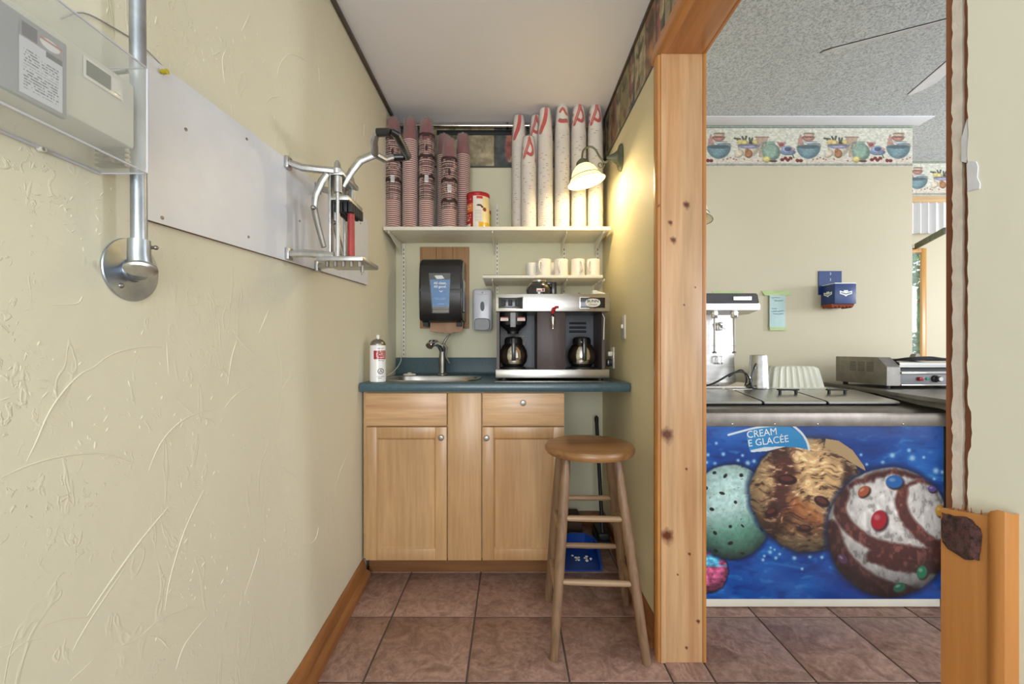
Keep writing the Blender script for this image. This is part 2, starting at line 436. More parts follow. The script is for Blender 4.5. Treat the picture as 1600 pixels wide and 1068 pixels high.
g = G(); g.prism([(.4955, 1.257), (.4965, 1.291), (.4935, 1.293), (.4865, 1.289), (.4845, 1.282), (.4855, 1.270), (.4825, 1.262), (.4830, 1.256), (.489, 1.2575)], 'X', .5440, .546)
link('torn_paper_patch', g, m_gypsum, wn)
g = G(); g.prism([(.5035, 1.297), (.5035, 1.325), (.5005, 1.335), (.4975, 1.345), (.4965, 1.325), (.4960, 1.300), (.4985, 1.293)], 'X', .5455, .549)
link('torn_paper_patch', g, m_gypsum, wn)
# ceilings
g = G(); g.box(-.82, .655, -1.6, YB+.1, ZC, ZC+.1); struct('ceiling', g, m_ceil)
g = G(); g.box(.655, 4.9, -1.6, 3.2, ZC, ZC+.1); struct('ceiling_side', g, m_popcorn)
g = G(); g.box(.66, 2.49, 2.44, YB, ZC-.008, ZC-.0005, .003); struct('trim_1', g, m_ceil)
# wall behind the side-room return
g = G(); g.box(2.36, 2.55, 3.02, 3.05, 0, ZC); g.box(3.0, 4.9, 3.02, 3.05, 0, ZC); g.box(2.55, 3.0, 3.02, 3.05, 1.80, ZC); g.box(2.33, 2.44, 2.58, 3.05, 0, ZC)
struct('wall_far', g, m_wall2)
# floor slab and tiles
g = G(); g.box(-.82, 4.9, -1.6, 3.2, -.08, -.004); fl = struct('floor', g, m_grout)
tiles = {}
def tile(x0, x1, y0, y1):
    w, d = round(x1-x0, 3), round(y1-y0, 3); k = (w, d)
    if k not in tiles:
        g = G(); g.box(0, w, 0, d, -.0045, .0, .0022, 2); bmesh.ops.recalc_face_normals(g.bm, faces=g.bm.faces)
        me = bpy.data.meshes.new('tile'); g.bm.to_mesh(me); g.bm.free(); me.materials.append(m_tile)
        me.shade_smooth(); me.set_sharp_from_angle(angle=math.radians(50)); tiles[k] = me
    o = bpy.data.objects.new('tile', tiles[k]); COL.objects.link(o); o.location = (x0, y0, 0); o.parent = fl
xs = [-.70, -.476, -.143, .190, .523, .66, .985, 1.31, 1.635, 1.96, 2.285, 2.61, 2.935]
ysT = [.018, .351, .684, 1.011, 1.3375, 1.664, 1.991, 2.318, 2.54]
for x0, x1 in zip(xs[:-1], xs[1:]):
    for y0, y1 in zip(ysT[:-1], ysT[1:]): tile(x0+.003, x1-.003, y0+.003, y1-.003)
# baseboards
g = G()
prof = lambda x, s: [(x, 0), (x+s*.042, 0), (x+s*.042, .018), (x+s*.034, .030), (x+s*.022, .036), (x+s*.018, .060), (x+s*.010, .078), (x+s*.003, .084), (x, .084)]
g.rings([[(p[0]-.002, y, p[1]) for p in prof(xl(y, 0), 1)] for y in (-1.5, 0, .8, 1.3, 1.5, 1.7, 1.85, 1.955)])
struct('baseboard_left', g, m_base)
g = G(); g.rings([[(p[0], y, p[1]*1.15) for p in prof(xr(y, 0)+.002, -.55)] for y in (1.49, 1.6, 1.75, 1.9, 2.1, 2.25, YB)])
struct('baseboard_right', g, m_base)
g = G(); g.box(.25, .54, YB-.018, YB-.001, 0, .085, .004); struct('baseboard_back', g, m_basex)
# dark cove strip between left wall and ceiling
m_cove = M('dark_cove_strip', (84, 76, 66), .5, var=.1)
g = G(); g.box(-.699, -.684, -1.6, YB, 2.418, 2.439, .004); struct('trim_2', g, m_cove)
g = G(); g.box(.548, .5595, .5, YB, 2.43, 2.4395, .002); struct('trim_3', g, m_cove)
# door frame of the opening : jamb, header, casings
cas = [(0, 0), (.062, 0), (.062, .010), (.054, .016), (.040, .018), (.030, .024), (.016, .026), (.010, .020), (.004, .020), (0, .012)]
fr = thing('door_frame', 'knotty pine door frame around the opening to the side room', 'door frame', (.59, 1.43, 0))
g = G(); g.box(.5285, .655, 1.42, 1.44, 0, 2.096, .0015); link('jamb', g, m_pine_jamb, fr)
g = G(); g.box(.5125, .5283, 1.4175, 1.4203, 0, 2.0755, .0008); link('jamb_edge', g, m_pine_jamb, fr)
g = G(); g.prism([(.512, 1.4205), (.504, 1.424), (.500, 1.432), (.500, 1.445), (.506, 1.452), (.504, 1.466), (.510, 1.478), (.530, 1.486), (.560, 1.486), (.560, 1.4405), (.512, 1.4405)], 'Z', 0, 2.0755)
link('casing', g, m_pine_case, fr)
g = G(); g.box(.655, .668, 1.418, 1.486, 0, 2.14, .003); link('casing', g, m_pine_case, fr)
g = G(); g.box(.5285, .655, .51, 1.42, 2.076, 2.096, .0015); link('header', g, m_pine_head, fr)
g = G(); g.prism([(.530, 2.076), (.512, 2.076), (.504, 2.082), (.500, 2.092), (.504, 2.110), (.502, 2.125), (.512, 2.140), (.530, 2.146), (.560, 2.146), (.560, 2.096), (.530, 2.096)], 'Y', .5, 1.487)
link('header_casing', g, m_pine_head, fr)
g = G(); g.box(.655, .668, .51, 1.486, 2.076, 2.14, .003); link('header_casing', g, m_pine_head, fr)
# broken lower casing piece near the camera
bc = thing('broken_casing', 'broken stub of orange pine casing with dark splintered top on near wall', 'trim', (.535, .48, 0))
top = [(.446, .893), (.450, .896), (.458, .893), (.466, .885), (.474, .880), (.482, .876), (.492, .874), (.503, .872), (.5135, .874)]
g = G(); rg = []
pr_ = [(.446, .545), (.446, .538), (.4485, .5325), (.453, .530), (.460, .5305), (.466, .534), (.470, .5335), (.5135, .531), (.5135, .551), (.4985, .551), (.4975, .545)]
def topz(y): return float(np.interp(y, [t[0] for t in top], [t[1] for t in top]))
g.rings([[(x, y, 0) for y, x in pr_], [(x, y, .84) for y, x in pr_], [(x, y, topz(y)) for y, x in pr_]])
link('casing_board', g, m_pine_case, bc)
g = G(); r = random.Random(4)
pts = []
for k in range(26):
    a = 2*PI*k/26; ca_, sa_ = math.cos(a), math.sin(a); pts.append((min(.5128, .4925+.0215*math.copysign(abs(ca_)**.55, ca_)*(1+r.uniform(-.10, .06))), .8515+(.026 if sa_ < 0 else .021)*math.copysign(abs(sa_)**.55, sa_)*(1+r.uniform(-.15, .10))))
n0 = [( .5302, y, z) for y, z in pts]; n1 = [(.5275-.001*r.random(), .4935+(y-.4935)*.75, .847+(z-.847)*.75) for y, z in pts]
g.rings([[(.5335, y, z) for y, z in pts], n0, n1]); link('charred_knot', g, m_char, bc, smooth=20)
g = G()
for k in range(7):
    y = .474+.005*k; g.cyl((.537, y, .868), (.5345, y-.003+.002*r.random(), .878+.010*r.random()), .0022, .0003, 6)
link('splinters', g, m_rawwood, bc)

# trowel ridges on the plaster
def wl_pt(px, py):
    y = .70*F/(CX-px); z = H-(py-CY)*y/F
    for _ in range(3):
        x = xl(y, z); y = -x*F/(CX-px); z = H-(py-CY)*y/F
    return Vector((xl(y, z), y, z))
A1 = [([(0, 513), (60, 485), (130, 462), (210, 448), (290, 450), (360, 474)], 2.2), ([(70, 470), (95, 420), (130, 340), (170, 280), (220, 230), (270, 210)], 1.6),
 ([(250, 215), (300, 180), (370, 160), (452, 158)], 1.2), ([(400, 495), (430, 425), (470, 375), (520, 342), (580, 325)], 1.5), ([(605, 325), (640, 285), (690, 262)], 1.1),
 ([(235, 885), (300, 790), (380, 680), (455, 590)], 2.0), ([(195, 980), (240, 900), (340, 750)], 1.2), ([(445, 870), (460, 780), (500, 650), (550, 545)], 1.2),
 ([(295, 980), (370, 945), (440, 890), (540, 855)], 1.5), ([(190, 1060), (250, 1005)], 1.3), ([(400, 940), (430, 945), (457, 975)], 1.2), ([(475, 1030), (500, 960), (560, 885)], 1.3),
 ([(0, 970), (65, 942)], 1.6), ([(110, 915), (160, 898), (240, 888)], 1.3), ([(628, 112), (650, 145), (690, 185)], 1.2), ([(640, 140), (625, 190), (615, 260)], 1.2),
 ([(760, 275), (790, 235), (835, 222), (865, 250)], .9), ([(850, 470), (870, 448), (895, 470)], 1.1), ([(745, 480), (790, 505), (820, 540)], 1.1), ([(450, 145), (455, 230)], .8),
 ([(560, 10), (585, 55)], 1.2), ([(725, 60), (700, 120)], 1.0), ([(690, 690), (715, 685), (712, 675)], 1.6), ([(820, 700), (850, 680), (860, 645)], 1.6),
 ([(140, 45), (205, 42), (222, 22)], 1.3), ([(585, 215), (605, 225), (615, 240)], 2.4), ([(100, 245), (130, 250)], 2.4), ([(0, 235), (22, 245)], 2.6), ([(900, 560), (920, 490), (940, 445)], .8),
 ([(660, 830), (690, 740), (700, 700)], .8), ([(540, 350), (565, 355), (580, 370)], 1.5), ([(480, 305), (510, 330), (525, 345)], 1.2), ([(20, 1000), (60, 960), (125, 945)], 1.0)]
A2 = [([(565, 330), (580, 270), (610, 232), (640, 228), (690, 255), (730, 310)], 1.0), ([(520, 430), (545, 405), (590, 402)], 1.0), ([(350, 350), (340, 250), (355, 210)], 1.2),
 ([(420, 130), (440, 90), (455, 60)], 1.2), ([(745, 340), (742, 280)], .9), ([(930, 565), (932, 520)], .9), ([(770, 460), (780, 450)], .8), ([(60, 100), (66, 70)], 1.6), ([(300, 230), (330, 215)], 1.2)]
g = G()
def smooth_pts(pts, n=5):
    out = []
    q = [pts[0]]+list(pts)+[pts[-1]]
    for i in range(1, len(q)-2):
        for k in range(n):
            t = k/n; p0, p1, p2, p3 = q[i-1], q[i], q[i+1], q[i+2]
            out.append(tuple(.5*((2*p1[j])+(-p0[j]+p2[j])*t+(2*p0[j]-5*p1[j]+4*p2[j]-p3[j])*t*t+(-p0[j]+3*p1[j]-3*p2[j]+p3[j])*t**3) for j in range(len(p1))))
    out.append(tuple(pts[-1])); return out
for L, sc_, oy in ((A1, 1.7286, 450), (A2, 2.67, 0)):
    for pts, w in L:
        q = smooth_pts([((p[0]/sc_)+(220 if oy == 0 else 0), p[1]/sc_+oy) for p in pts])
        w3 = [wl_pt(*p) for p in q]; n = len(w3)
        rs = [max(.15, math.sin(PI*(i+.4)/(n+.2))**.6)*w*.62*(w3[i].y/F)*1.15 for i in range(n)]
        g.tube(w3, rs, 6)
r = random.Random(12)
for k in range(330):      # little spatters of plaster
    cx_, cy_, s_ = r.choice([(300, 110, 45), (280, 60, 40), (55, 590, 45), (160, 680, 30), (320, 700, 40), (350, 860, 50), (400, 90, 40), (260, 560, 50), (480, 840, 35), (310, 900, 40), (120, 320, 45)])
    px, py = r.gauss(cx_, s_), r.gauss(cy_, s_)
    if px < 3 or px > 560 or (py > 80 and py < 440 and px > 205 and py > 85+.76*(px-224)-12 and py < 355+.29*(px-230)): continue
    p = wl_pt(px, py); a = r.uniform(0, PI); L = r.uniform(.002, .007)
    d = Vector((0, math.cos(a), math.sin(a)))*L
    g.tube([p-d, p, p+d], [.0003, r.uniform(.0008, .0016), .0003], 5)
rd = link('plaster_ridges', g, m_ridge, wl); rd['kind'] = 'stuff'

# wallpaper borders ----------------------------------------------------------
def border_fruit(Wm):
    def fn(U, V):
        X = (U*Wm/.5475*1112 - (1165-1100)*8*0) % 1112; Y = V*540+30
        img = np.zeros(X.shape+(3,))+np.array([226, 226, 206])
        img = over(img, np.clip((Y-420)/120, 0, .8), (226, 208, 188))
        def E(cx, cy, rx, ry, c, ang=0, sh=True):
            nonlocal img
            for dx in (-1112, 0, 1112):
                mk = ell(X, Y, cx+dx, cy, rx, ry, .12, ang); img = over(img, mk, np.array(c)*.8)
                if sh: img = over(img, ell(X, Y, cx+dx-rx*.15, cy-ry*.15, rx*.78, ry*.78, .5, ang), np.array(c)*1.08)
        def half(cx, cy, rx, ry, c):
            nonlocal img
            for dx in (-1112, 0, 1112):
                mk = ell(X, Y, cx+dx, cy, rx, ry, .06)*(Y > cy); img = over(img, mk, np.array(c)*.85)
                img = over(img, ell(X, Y, cx+dx-rx*.1, cy, rx*.7, ry*.8, .5)*(Y > cy), np.array(c)*1.1)
                img = over(img, ell(X, Y, cx+dx, cy, rx, ry*.16, .2), np.array(c)*.75)
        def PL(pts, c):
            nonlocal img
            for dx in (-1112, 0, 1112): img = over(img, poly(X, Y, [(a+dx, b_) for a, b_ in pts]), c)
        def ST(pts, w, c):
            nonlocal img
            for dx in (-1112, 0, 1112): img = over(img, stroke(X, Y, [(a+dx, b_) for a, b_ in pts], w, 6), c)
        # stacked bowls
        half(620, 140, 70, 60, (206, 176, 150)); half(612, 185, 82, 60, (196, 128, 112)); half(640, 245, 80, 45, (200, 206, 206)); half(680, 275, 85, 55, (150, 176, 196))
        PL([(515, 145), (480, 230), (475, 285), (520, 325), (600, 338), (575, 300), (545, 250), (530, 180)], (204, 152, 138))
        half(625, 295, 150, 50, (206, 200, 160)); half(615, 315, 148, 155, (112, 150, 162))
        # fruit bowl, pears and tall jar
        PL([(1068, 180), (1228, 180), (1205, 300), (1210, 450), (1110, 450), (1108, 300)], (198, 168, 142)); ST([(1068, 190), (1228, 190)], 9, (170, 130, 110))
        for (a, b_, c_, d) in ((850, 225, 900, 240), (810, 205, 880, 215), (905, 185, 930, 240), (955, 180, 940, 240), (995, 200, 1000, 260), (1030, 205, 1015, 260)): ST([(a, b_), (c_, d)], 12, (84, 98, 70))
        E(880, 255, 40, 36, (222, 200, 110)); E(935, 262, 42, 38, (226, 204, 118)); E(1070, 255, 34, 36, (222, 196, 120)); E(1010, 280, 30, 26, (92, 52, 58)); E(985, 300, 22, 18, (86, 44, 60))
        half(985, 300, 135, 150, (214, 200, 170)); half(985, 292, 138, 50, (150, 152, 190))
        E(870, 410, 65, 40, (222, 206, 176), -35); E(985, 405, 48, 56, (190, 120, 72)); E(960, 360, 20, 34, (176, 116, 72), 20)
        # green pitcher
        ST([(1215, 255), (1165, 270), (1150, 330), (1175, 370)], 12, (130, 156, 136)); PL([(1205, 240), (1320, 240), (1305, 300), (1225, 300)], (150, 182, 160))
        E(1265, 385, 112, 112, (142, 178, 156)); E(1210, 478, 54, 42, (222, 204, 112)); E(1290, 500, 50, 14, (120, 80, 70), sh=False)
        # cups and saucer
        PL([(1330, 250), (1445, 255), (1425, 320), (1370, 330)], (200, 138, 128)); E(1390, 285, 30, 20, (170, 80, 80))
        E(1470, 385, 98, 38, (120, 140, 176)); E(1460, 350, 72, 50, (150, 170, 204)); E(1470, 345, 40, 26, (80, 100, 150)); E(1540, 345, 22, 16, (206, 150, 140))
        # cherries
        for a, b_ in ((1400, 482), (1440, 462), (1470, 485), (1505, 462), (1590, 492), (1632, 495), (760, 455), (800, 470), (830, 480), (720, 470), (670, 478), (930, 475), (1100, 495)):
            rr = 24 if a > 1380 else 12
            E(a, b_, rr, rr*.9, (140, 34, 40) if a > 1380 else (190, 120, 100))
        ST([(1530, 420), (1545, 455)], 8, (90, 110, 70))
        for y0, y1 in ((34, 72), (532, 562)): img = over(img, ((Y > y0) & (Y < y1)).astype(float), (120, 138, 122)); img = over(img, (abs(Y-(y0+y1)/2) < 5).astype(float), (176, 186, 168))
        g_ = img.mean(-1, keepdims=True); img = g_+(img-g_)*.72
        return img*(.80+.32*fbm(X/22, Y/14, 3, 4))[..., None]
    return fn
pb = P(1098, 197, 2.56)
bd = thing('wallpaper_border', 'cream wallpaper border with bowls, pitchers and fruit on nearer side-room wall', 'wallpaper border', (1.56, YB-.001, 2.18))
painted('printed_strip', m_pr, (.66, YB-.0012, 2.437), (1.792, 0, 0), (0, 0, -.254), 560, 84, lambda U, V: border_fruit(1.792)(U+(.5475*2-.3075)/1.792, V), bd)
bd2 = thing('wallpaper_border', 'short run of fruit wallpaper border on the far wall beside the ceiling fan', 'wallpaper border', (3.2, 3.019, 2.18))
painted('printed_strip', m_pr, (2.47, 3.0188, 2.437), (1.2, 0, 0), (0, 0, -.254), 380, 84, lambda U, V: border_fruit(1.2)(U+(.5475-.18)/1.2, V), bd2)
def border_dark(Wm, seed, panels):
    """panels: (start in cm, kind)"""
    def fn(U, V):
        X = U*Wm*100; Y = V*25.0
        img = np.zeros(X.shape+(3,))+np.array([150, 138, 112]); r = random.Random(seed)
        for i, (x, kind) in enumerate(panels):
            w = (panels[i+1][0] if i+1 < len(panels) else Wm*100)-x
            c = {'tan': (166, 154, 124), 'olive': (134, 124, 92), 'slate': (78, 82, 82), 'rust': (142, 108, 86)}[kind]
            img = over(img, ((X > x) & (X < x+w)).astype(float), c); inside = ((X > x) & (X < x+w)).astype(float)
            img = over(img, ((abs(X-x) < .3)).astype(float), (70, 64, 54))
            cx_ = x+w*.42; pc = (72, 76, 58) if kind != 'slate' else (166, 110, 96)
            for k in range(12):
                a = r.uniform(-3.0, -.2); L = r.uniform(3, 8); img = over(img, .8*inside*stroke(X, Y, [(cx_, 9), (cx_+math.cos(a)*L*.8, 9+math.sin(a)*L)], .45, .8), pc)
            img = over(img, .8*inside*stroke(X, Y, [(cx_, 8), (cx_-.5, 18)], .4, .6), pc)
            for k in range(2): img = over(img, .7*inside*ell(X, Y, cx_+r.uniform(-3, 4), 20, 1.6, 2.0, .3), (108, 84, 64) if kind != 'slate' else (206, 186, 150))
            if kind == 'slate':
                img = over(img, .8*inside*ell(X, Y, x+w*.35, 14, 2.2, 7, .3), (166, 92, 84)); img = over(img, .8*inside*ell(X, Y, x+w*.7, 10, 2.6, 4, .3), (196, 180, 136))
            if kind == 'rust': img = over(img, .6*inside*ell(X, Y, x+w*.5, 9, w*.3, 6, .6), (90, 60, 50)); img = over(img, .7*inside*ell(X, Y, x+w*.5, 17, w*.18, 4, .4), (176, 120, 84))
        n = fbm(X/3, Y/3, seed, 4); img = img*(.66+.68*n)[..., None]
        img = over(img, (Y > 24).astype(float), (62, 74, 72)); img = over(img, (Y < .6).astype(float), (52, 56, 54))
        return img
    return fn
bd3 = thing('wallpaper_border', 'dark botanical patchwork wallpaper border on the nook back wall', 'wallpaper border', (-.07, YB-.001, 2.18))
painted('printed_strip', m_pr, (-.70, YB-.0012, 2.438), (1.25, 0, 0), (0, 0, -.262), 420, 88, border_dark(1.25, 21, [(0, 'slate'), (16, 'tan'), (60.2, 'slate'), (84, 'tan'), (110, 'rust')]), bd3)
bd4 = thing('wallpaper_border', 'dark botanical patchwork wallpaper border above the wall lamp and opening', 'wallpaper border', (.558, 1.5, 2.18))
painted('printed_strip', m_pr, (.5588, YB, 2.438), (0, -2.04, 0), (0, 0, -.262), 620, 88, border_dark(2.04, 34, [(0, 'slate'), (8, 'tan'), (22, 'rust'), (34, 'tan'), (41, 'olive'), (58, 'slate'), (66, 'tan'), (82, 'rust'), (94, 'slate'), (103, 'tan'), (118, 'slate'), (130, 'tan'), (150, 'rust'), (165, 'tan')]), bd4)
# nook back wall has the lighter green-cream paint; a thin skin makes it a separate paint colour
g = G(); g.box(-.70, .56, YB-.0008, YB+.001, .0, 2.17); struct('wall_back_paint', g, wall_mat('cream_green_wall_paint', (214, 212, 184), (220, 216, 190), 0, .06))

# ------------------------------------------------------------ cabinet and worktop
YF = 1.93
cab = thing('base_cabinet', 'maple base cabinet with two doors and two drawer fronts under teal worktop', 'cabinet', (-.21, 2.2, 0))
for q_ in ((-.690, -.674, 1.952, YB-.003, .09, .872), (.230, .246, 1.952, YB-.003, .09, .872), (-.674, .230, 1.952, YB-.003, .09, .106), (-.674, .230, YB-.012, YB-.003, .106, .872), (-.674, .230, 1.952, 1.965, .106, .872)):
    g = G(); g.box(*q_); link('carcass_panel', g, m_cab_in, cab)
g = G(); g.box(-.68, .246, 2.0, 2.02, 0, .09); link('toe_kick', g, m_basex, cab)
def door(x0, x1, z0, z1):
    g = G(); t = .052
    g.box(x0, x0+t, YF, YF+.02, z0, z1, .002); g.box(x1-t, x1, YF, YF+.02, z0, z1, .002)
    g.box(x0+t, x1-t, YF, YF+.02, z1-t, z1, .002); g.box(x0+t, x1-t, YF, YF+.02, z0, z0+t, .002)
    g.box(x0+t, x1-t, YF+.009, YF+.018, z0+t, z1-t)
    for (a, b_, c, d) in ((x0+t, x0+t+.008, z0+t, z1-t), (x1-t-.008, x1-t, z0+t, z1-t)):
        g.prism([(a, YF+.009), (a if a < (x0+x1)/2 else b_, YF+.001), (b_, YF+.009)], 'Z', c, d)
    for (c, d, hi) in ((z0+t, z0+t+.008, False), (z1-t-.008, z1-t, True)):
        g.prism([(YF+.009, c), (YF+.001, d if hi else c), (YF+.009, d)], 'X', x0+t, x1-t)
    return g
def knob(x, z, par):
    g = G(); g.lathe([(.005, 0), (.005, -.010), (.012, -.014), (.0135, -.020), (.0115, -.0245), (.004, -.026)], (x, YF, z), 24, 'Y')
    link('knob', g, m_steel_d, par, label='round chrome knob')
d1 = link('door', door(-.674, -.297, .09, .708), m_maple, cab)
d2 = link('door', door(-.131, .249, .09, .708), m_maple, cab)
g = G(); g.box(-.291, -.137, YF, YF+.02, .09, .866, .0015); link('filler_panel', g, m_maple, cab)
g = G(); g.box(-.674, -.297, YF, YF+.02, .714, .866, .003); link('drawer_front', g, m_maple_d, cab, label='fixed drawer front without knob')
g = G(); g.box(-.131, .249, YF, YF+.02, .714, .866, .003); dr = link('drawer', g, m_maple_d, cab)
for x, z, p in ((-.321, .662, d1), (-.112, .660, d2), (.057, .822, dr)):
    p_ = cab; knob(x, z, p)
for ch in (d1, d2, dr):
    for k in ch.children: k.matrix_parent_inverse = Matrix.Identity(4)

# worktop with sink cut-out
def superell(cx, cy, a, b_, n, N=64, taper=0):
    out = []
    for k in range(N):
        t = 2*PI*k/N; c, s = math.cos(t), math.sin(t)
        x = a*math.copysign(abs(c)**(2/n), c); y = b_*math.copysign(abs(s)**(2/n), s)
        out.append((cx+x*(1-taper*(y/b_)), cy+y))
    return out
SX, SY, SA, SB = -.405, 2.195, .235, .195
def on_rect(p, c, x0, x1, y0, y1):
    dx, dy = p[0]-c[0], p[1]-c[1]; t = 1e9
    if dx > 0: t = min(t, (x1-c[0])/dx)
    if dx < 0: t = min(t, (x0-c[0])/dx)
    if dy > 0: t = min(t, (y1-c[1])/dy)
    if dy < 0: t = min(t, (y0-c[1])/dy)
    return (c[0]+dx*t, c[1]+dy*t)
hole = superell(SX, SY, SA, SB, 3.2)
XL, XR_, Y0, Y1 = -.694, .548, 1.905, YB-.004
wt = thing('worktop', 'dark teal laminate worktop with upstand, above the maple cabinet', 'worktop', (-.07, 2.2, .87))
outer = [on_rect(p, (SX, SY), XL, -.10, Y0+.012, Y1) for p in hole]
for cn in ((XL, Y0+.012), (-.10, Y0+.012), (XL, Y1), (-.10, Y1)):      # snap nearest to the corners
    i = min(range(len(outer)), key=lambda k: (outer[k][0]-cn[0])**2+(outer[k][1]-cn[1])**2); outer[i] = cn
g = G()
g.rings([[(x, y, .875) for x, y in hole], [(x, y, .915) for x, y in hole], [(x, y, .915) for x, y in outer], [(x, y, .875) for x, y in outer], [(x, y, .875) for x, y in hole]], cap0=False, cap1=False)
g.box(-.10, XR_, Y0+.012, Y1, .875, .915)
g.prism([(Y0+.012, .873), (Y0+.004, .874), (Y0, .882), (Y0, .903), (Y0+.003, .911), (Y0+.012, .9151)], 'X', XL, XR_)
link('top', g, m_counter, wt, smooth=40)
g = G(); g.prism([(Y1, .916), (Y1-.036, .9152), (Y1-.024, .922), (Y1-.018, .934), (Y1-.018, 1.012), (Y1-.014, 1.018), (Y1, 1.018)], 'X', XL, XR_)
link('upstand', g, m_counter, wt)
# sink
sk = thing('sink', 'small stainless steel drop-in sink set in the teal worktop', 'sink', (SX, SY, .915))
g = G()
def R(a, b_, n, z, dy=0): return [(x, y, z) for x, y in superell(SX, SY+dy, a, b_, n)]
g.rings([R(.250, .218, 3, .9158), R(.248, .216, 3, .920), R(.240, .208, 3, .921), R(.226, .168, 3.2, .918, -.026), R(.221, .163, 3.4, .905, -.026), R(.205, .148, 3.6, .80, -.026), R(.17, .11, 3, .785, -.026), R(.03, .03, 2, .783, -.026)], cap0=False, cap1=True)
link('bowl', g, m_steel, sk)
g = G(); g.lathe([(.001, .7835), (.024, .7835), (.026, .787), (.018, .787), (.016, .785), (.001, .785)], (SX, SY-.028, 0), 24); link('drain', g, m_chrome, sk)
fc = thing('tap', 'chrome single-lever pull-out tap behind the sink', 'tap', (-.39, 2.375, .92))
g = G(); g.lathe([(.028, .9212), (.028, .926), (.019, .934), (.019, .965), (.021, 1.0), (.019, 1.035), (.015, 1.075), (.013, 1.095)], (-.39, 2.375, 0), 24); link('body', g, m_steel_d, fc)
g = G(); g.tube([(-.392, 2.37, 1.06), (-.402, 2.34, 1.092), (-.418, 2.29, 1.104), (-.432, 2.25, 1.098), (-.438, 2.235, 1.085)], [.014, .016, .019, .022, .020], 16); link('spray_head', g, m_chrome, fc)
g = G(); g.tube([(-.388, 2.38, 1.09), (-.378, 2.385, 1.115), (-.362, 2.385, 1.14), (-.345, 2.38, 1.155)], [.010, .007, .006, .004], 10)
g.tube([(-.384, 2.37, 1.10), (-.366, 2.372, 1.08), (-.372, 2.375, 1.03), (-.350, 2.378, .99)], [.006, .008, .007, .004], 10); link('lever', g, m_steel_d, fc)
sp = solo('sink_stopper', G().lathe([(.036, .9215), (.037, .925), (.030, .930), (.012, .931), (.010, .936), (.002, .937)], (-.575, 2.365, 0), 24), m_white, 'round white lid lying on the left rear corner of the sink', 'lid')
# spray can
ca = thing('spray_can', 'white and red aerosol can at the left end of the teal worktop', 'spray can', (-.627, 1.965, .915))
C = (-.627, 1.965, 0)
g = G(); g.lathe([(.034, .9155), (.0365, .918), (.0365, 1.085), (.034, 1.09)], C, 32); link('can_body', g, m_paper, ca)
g = G(); g.lathe([(.0355, 1.088), (.036, 1.092), (.031, 1.104), (.020, 1.114), (.010, 1.116), (.010, 1.119)], C, 32); link('shoulder', g, m_steel_d, ca)
g = G(); g.lathe([(.008, 1.117), (.008, 1.134), (.006, 1.137), (.002, 1.137)], C, 16); link('nozzle', g, m_paper, ca)
def can_paint(th0, th1, z1, z0, rad, nx, ny, fn, name, par, c, mat=m_prg):
    U, V = np.meshgrid(np.linspace(0, 1, nx), np.linspace(0, 1, ny)); th = th0+(th1-th0)*U
    pos = np.stack([c[0]+rad*np.sin(th), c[1]-rad*np.cos(th), z1+(z0-z1)*V], -1)
    r_ = fn(U, V); al = None
    if isinstance(r_, tuple): r_, al = r_
    return link(name, grid_mesh(name, pos, r_, al), mat, par, smooth=60)
def spray(U, V):
    X, Y = U*100, V*170
    img = np.zeros(U.shape+(3,))+236.0
    img = over(img, ((X > 38) & (Y > 22) & (Y < 62)).astype(float), (160, 30, 34))
    for y in (27, 34, 41, 48, 55): img = over(img, ((X > 50) & (abs(Y-y) < 1.8) & (fbm(X/2.5, Y*0+y, 3, 2) > .42)).astype(float), (235, 200, 196))
    for y, a, b_ in ((10, 46, 84), (14, 50, 80), (68, 58, 90), (72, 60, 86), (146, 50, 90), (154, 56, 84)): img = over(img, ((X > a) & (X < b_) & (abs(Y-y) < 1.2) & (fbm(X/2.2, Y*0+y, 5, 2) > .4)).astype(float), (110, 110, 120))
    d = np.hypot((X-70)*.95, Y-120); img = over(img, ((d < 14) & (d > 10.5)).astype(float), (40, 48, 60))
    img = over(img, poly(X, Y, [(70, 110), (78, 126), (62, 126)]), (40, 48, 60)); img = over(img, poly(X, Y, [(70, 117), (73, 124), (67, 124)]), (230, 230, 232))
    return img
can_paint(-1.3, 1.5, 1.084, .918, .0369, 110, 130, spray, 'can_label', ca, C)

# ------------------------------------------------------------ coffee brewer
BX0, BX1, BY0, BY1 = -.073, .475, 2.0, 2.44
br = thing('coffee_brewer', 'twin stainless coffee brewer with walnut centre panel on the worktop', 'coffee maker', (.2, 2.2, .915))
g = G(); g.box(BX0, BX1, BY0, BY1, .930, .972, .003); link('base', g, m_steel, br)
for x in (BX0+.04, BX1-.04):
    for y in (BY0+.03, BY1-.03): g = G(); g.cyl((x, y, .9155), (x, y, .931), .014); link('foot', g, m_blackm, br)
g = G(); g.box(BX0+.0, BX1, BY0-.005, BY1, 1.250, 1.335, .003); link('head_housing', g, m_steel, br)
g = G(); g.box(BX0+.004, BX0+.018, BY0+.03, BY1, .972, 1.25); link('side_panel', g, m_brownpanel, br)
g = G(); g.box(BX1-.03, BX1-.016, BY0+.03, BY1, .972, 1.25); link('side_panel', g, m_brownpanel, br)
g = G(); g.box(BX0+.018, BX1-.03, 2.24, 2.43, .972, 1.25); link('back_panel', g, m_dark, br)
g = G(); g.box(.128, .266, BY0+.02, 2.24, .9725, 1.25, .002); link('centre_panel', g, m_brownpanel, br)
g = G()
for z in (1.165, 1.187, 1.210):
    g.prism([(2.2395, z-.007), (2.229, z-.003), (2.229, z+.001), (2.2395, z+.005)], 'X', .315, .405)
link('louvre', g, m_blackm, br)
g = G(); g.box(-.062, .060, BY0-.0065, BY0-.0045, 1.262, 1.320, .0008); link('switch_plate', g, m_steel_m, br)
g = G(); g.box(-.058, .056, BY0-.0085, BY0-.006, 1.266, 1.316, .0008); sw = link('switch_panel', g, m_black, br)
